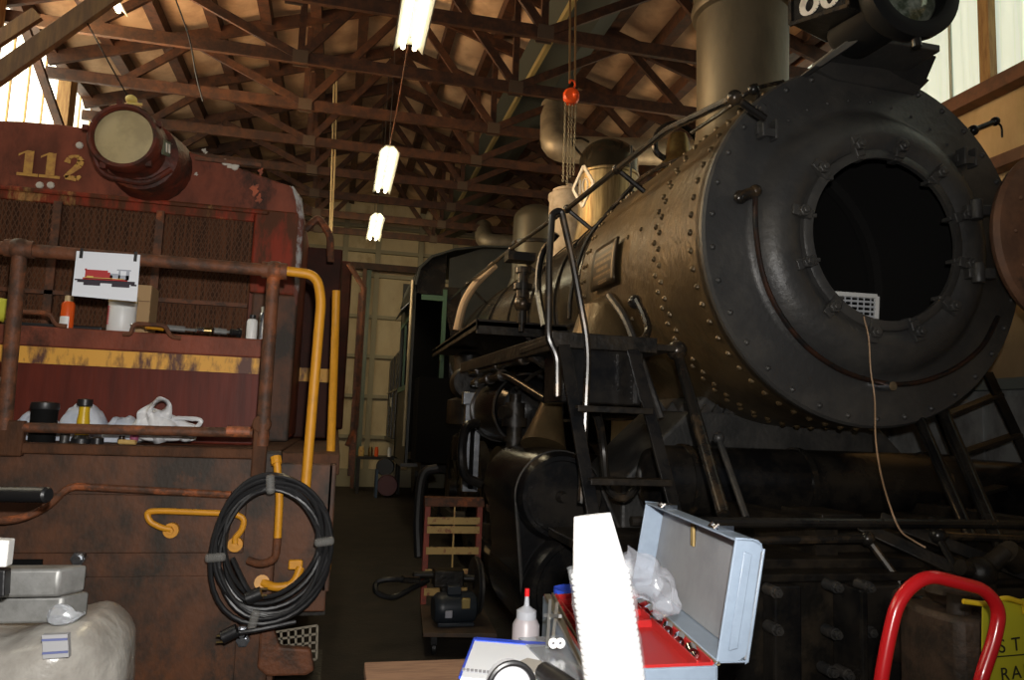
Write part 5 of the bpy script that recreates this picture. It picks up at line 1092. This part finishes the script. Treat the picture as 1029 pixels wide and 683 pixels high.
for k in range(6):
    c = i0.lerp(i1, .92).lerp(j0.lerp(j1, .92), .12+.13*k)+V((0, 0, .0)); d = V((random.uniform(-1, 1), random.uniform(.3, 1), .1)).normalized()
    c.z = zt-.006
    tag(MB().lathe([(.006, -.012), (.011, -.012), (.011, .014), (.007, .014), (.007, 0), (.006, -.01)], c+V((0, 0, .006)), d, 14).build('chrome_socket', CHROME), labs[k], 'socket', 'chrome sockets in the red tray')
c = i0.lerp(i1, .45).lerp(j0.lerp(j1, .45), .30)+V((0, 0, -.008)); m = MB(); m.ball(c+V((.0, 0, .006)), .02, (1.4, .8, .5)); tag(m.build('metal_clip', STEEL, noise_=.006, nsc=60), 'small shiny clip on the red tray right of the cups', 'clip')
c = A0.lerp(B0, .66).lerp(A1.lerp(B1, .66), .35)+V((0, 0, .012)); m = MB(); m.ball(c, .022); m.cyl(c, c+V((.05, .02, .0)), .014); tag(m.build('red_knob_tool', REDP), 'red knobbed tool on the tray left of the cups', 'tool')
c = B0.lerp(B1, .42)+V((0, .07, .0)); b = V((c.x, c.y, BT)); tag(MB().lathe([(0, 0), (.04, 0), (.045, zt-BT-.02), (.048, zt-BT-.018), (.048, zt-BT-.006), (.035, zt-BT-.012), (0, zt-BT-.03)], b, (0, 0, 1), 24).build('blue_tub', BLUE), 'bright blue tub peeking over the far end of the toolbox', 'tub')
# wire folding tray arms at the front of the box
ob = thing('metal_organizer', A0.lerp(B0, .5)+V((-.06, 0, -.1)), 'clear small-parts case with metal edge strip leaning beside the toolbox', 'parts case')
a0 = at(594, 683, Y=1.22); a1 = at(550, 598, Y=1.62)
m = MB(); m.bar(a1, a0, .012, .006, (0, 0, 1)); m.bar(a1+V((.012, 0, .0)), a0+V((.012, 0, 0)), .004, .012); m.build('edge_strip', mat('dull_nickel', (.3, .27, .2), .35, .8), ob)
m = MB()
for x0_, y0_, x1_, y1_ in ((553, 603, 550, 650), (560, 606, 556, 640), (568, 640, 575, 683), (552, 650, 572, 683), (580, 655, 590, 683), (548, 618, 563, 619)):
    m.bar(at(x0_, y0_, Y=1.5), at(x1_, y1_, Y=1.4), .006, .006)
m.build('wire_frame', mat('wire_silver', (.5, .5, .48), .3, .8), ob)
m = MB(); c = at(572, 650, Y=1.38)
m.bar(at(545, 640, Y=1.5), at(596, 683, Y=1.2), .10, .003, (0, -1, 1)); m.build('clear_cover', CLEAR, ob)
for q in ((556, 646), (563, 646)):
    c = at(*q, Y=1.36); m = MB(); m.tube([c+V((.006*math.cos(t), 0, .006*math.sin(t))) for t in [2*PI*k/12 for k in range(12)]], .004, 6, True); m.build('ring_clip', WHITE, ob)
near(ob)
# glue bottle
c = at(528, 646, Y=1.6); top = at(529, 591, Y=1.6); z0 = BT; o = thing('glue_bottle', V((c.x, 1.6, z0)), 'translucent squeeze bottle with red-tipped nozzle beside the toolbox', 'bottle')
h0 = top.z-z0; b = V((c.x, 1.6, z0))
MB().lathe([(0, 0), (.028, 0), (.031, .01), (.029, h0-.075), (.022, h0-.062)], b, (0, 0, 1), 24).build('bottle_body', mat('milky_plastic', (.30, .27, .28), .4), o)
MB().lathe([(.0215, h0-.064), (.0215, h0-.046), (.012, h0-.04), (.006, h0-.036), (.004, h0-.014)], b, (0, 0, 1), 20).build('nozzle', mat('cap_pale', (.32, .33, .36), .4), o)
MB().lathe([(.0055, h0-.016), (.005, h0), (0, h0)], b, (0, 0, 1), 12).build('red_tip', REDP, o); near(o)
# white carton
F0, F1 = at(463, 660, Y=1.28), at(549, 664, Y=1.22); K0, K1 = at(477, 643, Y=1.5), at(562, 650, Y=1.44)
zt2 = 1.175
for p in (F0, F1, K0, K1): p.z = zt2
o = thing('white_carton', V((F0.x+.06, 1.36, BT)), 'white carton with blue edges in front of the toolbox', 'carton')
m = MB(); m.prism([V((p.x, p.y, BT+.001)) for p in (F0, F1, K1, K0)], (0, 0, zt2-BT)); m.build('carton_body', mat('carton_white', (.75, .77, .80), .6), o, smooth=0, bevel=.002)
m = MB(); m.bar(K0+V((0, -.01, .002)), K1+V((0, -.01, .002)), .02, .002); m.bar(F1+V((-.003, 0, .0)), K1+V((-.003, 0, .0)), .008, .004); m.bar(K0+V((0, 0, .0)), F0+V((0, 0, 0)), .004, .004); m.build('blue_edge', BLUE, o, smooth=0)
m = MB(); cx = F1.lerp(K1, .45)+V((-.035, 0, .002)); m.prism([cx+V((.03*math.cos(t)*(1+.2*math.sin(3*t)), .035*math.sin(t)*(1+.2*math.cos(4*t)), 0)) for t in [2*PI*k/16 for k in range(16)]], (0, 0, .001)); m.build('torn_patch', mat('torn_card_grey', (.35, .32, .28), .8), o, smooth=0)
m = MB(); 
for k in range(9): m.bar(F0.lerp(F1, .08+.05*k)+V((0, .03, .0025)), F0.lerp(F1, .1+.05*k)+V((0, .045, .0025)), .005, .001)
m.build('faded_print', mat('faded_print_grey', (.3, .3, .32), .7), o, smooth=0); near(o)
# ring and roll in front of the carton
c = at(514, 690, Y=1.12); o = thing('tape_roll', c, 'white roll with a black rim at the bottom edge before the carton', 'roll')
MB().tube([c+V((.034*math.cos(t), 0, .034*math.sin(t))) for t in [2*PI*k/32 for k in range(32)]], .0045, 8, True).build('black_rim', RUBBER, o); MB().lathe([(0, .004), (.03, .004), (.032, .03), (0, .03)], c, (0, 1, 0), 24).build('white_core', mat('roll_white', (.4, .4, .42), .6), o); near(o)
a, e = at(548, 676, Y=1.25), at(580, 700, Y=1.1); tag(MB().cyl(a, e, .018, .02, seg=16).build('black_grip', RUBBER), 'short black tool grip between the carton and the cups', 'tool grip')
# stack of foam cups in a bag
CT, CB_ = at(595, 517, Y=1.05), V((0, 0, 0)); CB_ = at(620, 700, Y=1.02); ax_ = (CB_-CT); H_ = ax_.length; ax_.normalize()
CW = mat('foam_cup_white', (.9, .9, .9), .6)
o = None
cl = .062; nC = 22
for k in range(nC):
    r0_, r1_ = .0275, .039
    t0 = H_*.0+(.0085*k if k else 0)
    base = CT+ax_*(t0)
    m = MB()
    if k == 0: m.lathe([(0, 0), (r0_-.001, 0), (r0_, .002), (r1_, .078), (r1_+.003, .080), (r1_+.003, .084), (r1_, .085)], base, ax_, 32)
    else: m.lathe([(r1_-.004, .070), (r1_, .078), (r1_+.0032, .080), (r1_+.0032, .0838), (r1_, .085)], base, ax_, 32)
    ob = m.build('foam_cup', CW)
    tag(ob, 'topmost upturned white foam cup of the tall nested stack' if k == 0 else 'white foam cup nested in the tall stack, only its rim showing', 'cup', 'nested foam cups')
# plastic sleeve
m = MB()
def f(u, v):
    a = 2*PI*u; p0 = CT+ax_*(.07+(H_-.07)*v); r_ = .0465+.004*noise.noise(V((math.cos(a)*2, math.sin(a)*2, v*9)))-.003*v
    ux_ = ax_.cross(V((0, 1, 0))).normalized(); uy_ = ax_.cross(ux_); return p0+ux_*r_*math.cos(a)+uy_*r_*math.sin(a)
m.sheet(f, 32, 30)
FILM = bpy.data.materials.new('thin_clear_sleeve'); FILM.use_nodes = True
nt = FILM.node_tree; bs = nt.nodes['Principled BSDF']; bs.inputs['Roughness'].default_value = .15; bs.inputs['Base Color'].default_value = (.8, .82, .85, 1); bs.inputs['Alpha'].default_value = .16
tag(m.build('plastic_sleeve', FILM), 'thin clear sleeve round the nested foam cups', 'plastic sleeve')
# crumpled clear bag between cups and lid
m = MB(); c = at(650, 583, Y=1.32)
def f(u, v):
    a = 2*PI*u; th = PI*(v-.5); d = V((math.cos(th)*math.cos(a)*.062, math.cos(th)*math.sin(a)*.035, math.sin(th)*.04)); d = V((d.x, d.y, d.z-.55*d.x))
    return c+d+noise.noise_vector((c+d)*28)*.022+noise.noise_vector((c+d)*70)*.008
m.sheet(f, 36, 20)
FILM2 = FILM.copy(); FILM2.name = 'crumpled_clear_film'; FILM2.node_tree.nodes['Principled BSDF'].inputs['Alpha'].default_value = .30; FILM2.node_tree.nodes['Principled BSDF'].inputs['Base Color'].default_value = (.45, .47, .52, 1)
tag(m.build('clear_plastic_bag', FILM2), 'crumpled clear plastic bag between the foam cups and the open lid', 'plastic bag')
# ================================================================ red hand truck and yellow sign
ht = thing('hand_truck', (1.38, 1.5, 0), 'red tubular hand truck handle in the lower right foreground', 'hand truck')
p = [at(x, y, Y=1.5) for x, y in ((884, 690), (893, 640), (903, 600), (930, 577), (990, 592), (1005, 612), (1000, 640), (983, 690))]
p = [V((p[0].x-.0, 1.6, .2))]+p+[V((p[-1].x, 1.6, .2))]
MB().tube(rnd(p, .045, 6), .0155, 16).build('handle_frame', REDP, ht)
m = MB(); m.b2(p[0].x, p[-1].x, 1.45, 1.62, .05, .07); m.build('toe_plate', REDP, ht, smooth=0)
for x in (p[0].x-.05, p[-1].x+.05): MB().lathe([(0, -.025), (.11, -.025), (.12, 0), (.11, .025), (0, .025)], (x, 1.68, .12), (1, 0, 0), 24).build('wheel', RUBBER, ht)
near(ht)
sg = thing('yellow_sign', at(1010, 640, Y=1.72), 'yellow metal sign with black letters hanging at the right edge', 'sign')
Q = [at(988, 607, Y=1.72), at(1075, 596, Y=1.72), at(1075, 760, Y=1.72), at(986, 760, Y=1.72)]
MB().prism(Q, (0, .004, 0)).build('plate', SIGNY, sg, smooth=0)
MB().tube(rnd([at(968, 604, Y=1.70), at(990, 607, Y=1.69), at(1010, 600, Y=1.69), at(1030, 606, Y=1.70), at(1030, 616, Y=1.71)], .02), .007, 8).build('clasp', mat('clasp_yellow', (.75, .5, .02), .4), sg)
def text(s_, org, size, ux, m_, parent, name, sp=1.3):
    cu = bpy.data.curves.new(name, 'FONT'); cu.body = s_; cu.size = size; cu.extrude = .0006; cu.space_character = sp
    t = bpy.data.objects.new(name, cu); C.objects.link(t); bpy.context.view_layer.update()
    dg = bpy.context.evaluated_depsgraph_get(); me = bpy.data.meshes.new_from_object(t.evaluated_get(dg)); bpy.data.objects.remove(t)
    o = bpy.data.objects.new(name, me); C.objects.link(o); me.materials.clear(); me.materials.append(m_)
    ux = ux.normalized(); nz = V((0, -1, 0)); uy = nz.cross(ux)
    M = Matrix((ux, uy, nz)).transposed().to_4x4(); M.translation = org; me.transform(M); o.parent = parent; return o
SBK = mat('sign_black', (.02, .02, .01), .6)
e = Q[1]-Q[0]
text('STOP', at(1004, 656, Y=1.716), .050, e, SBK, sg, 'sign_text', 1.8)
text('RAIL', at(1006, 684, Y=1.716), .048, e, SBK, sg, 'sign_text')
MB().bar(at(998, 660, Y=1.716), at(1070, 654, Y=1.716), .001, .003, (0, 0, 1)).build('underline', SBK, sg, smooth=0)
near(sg)
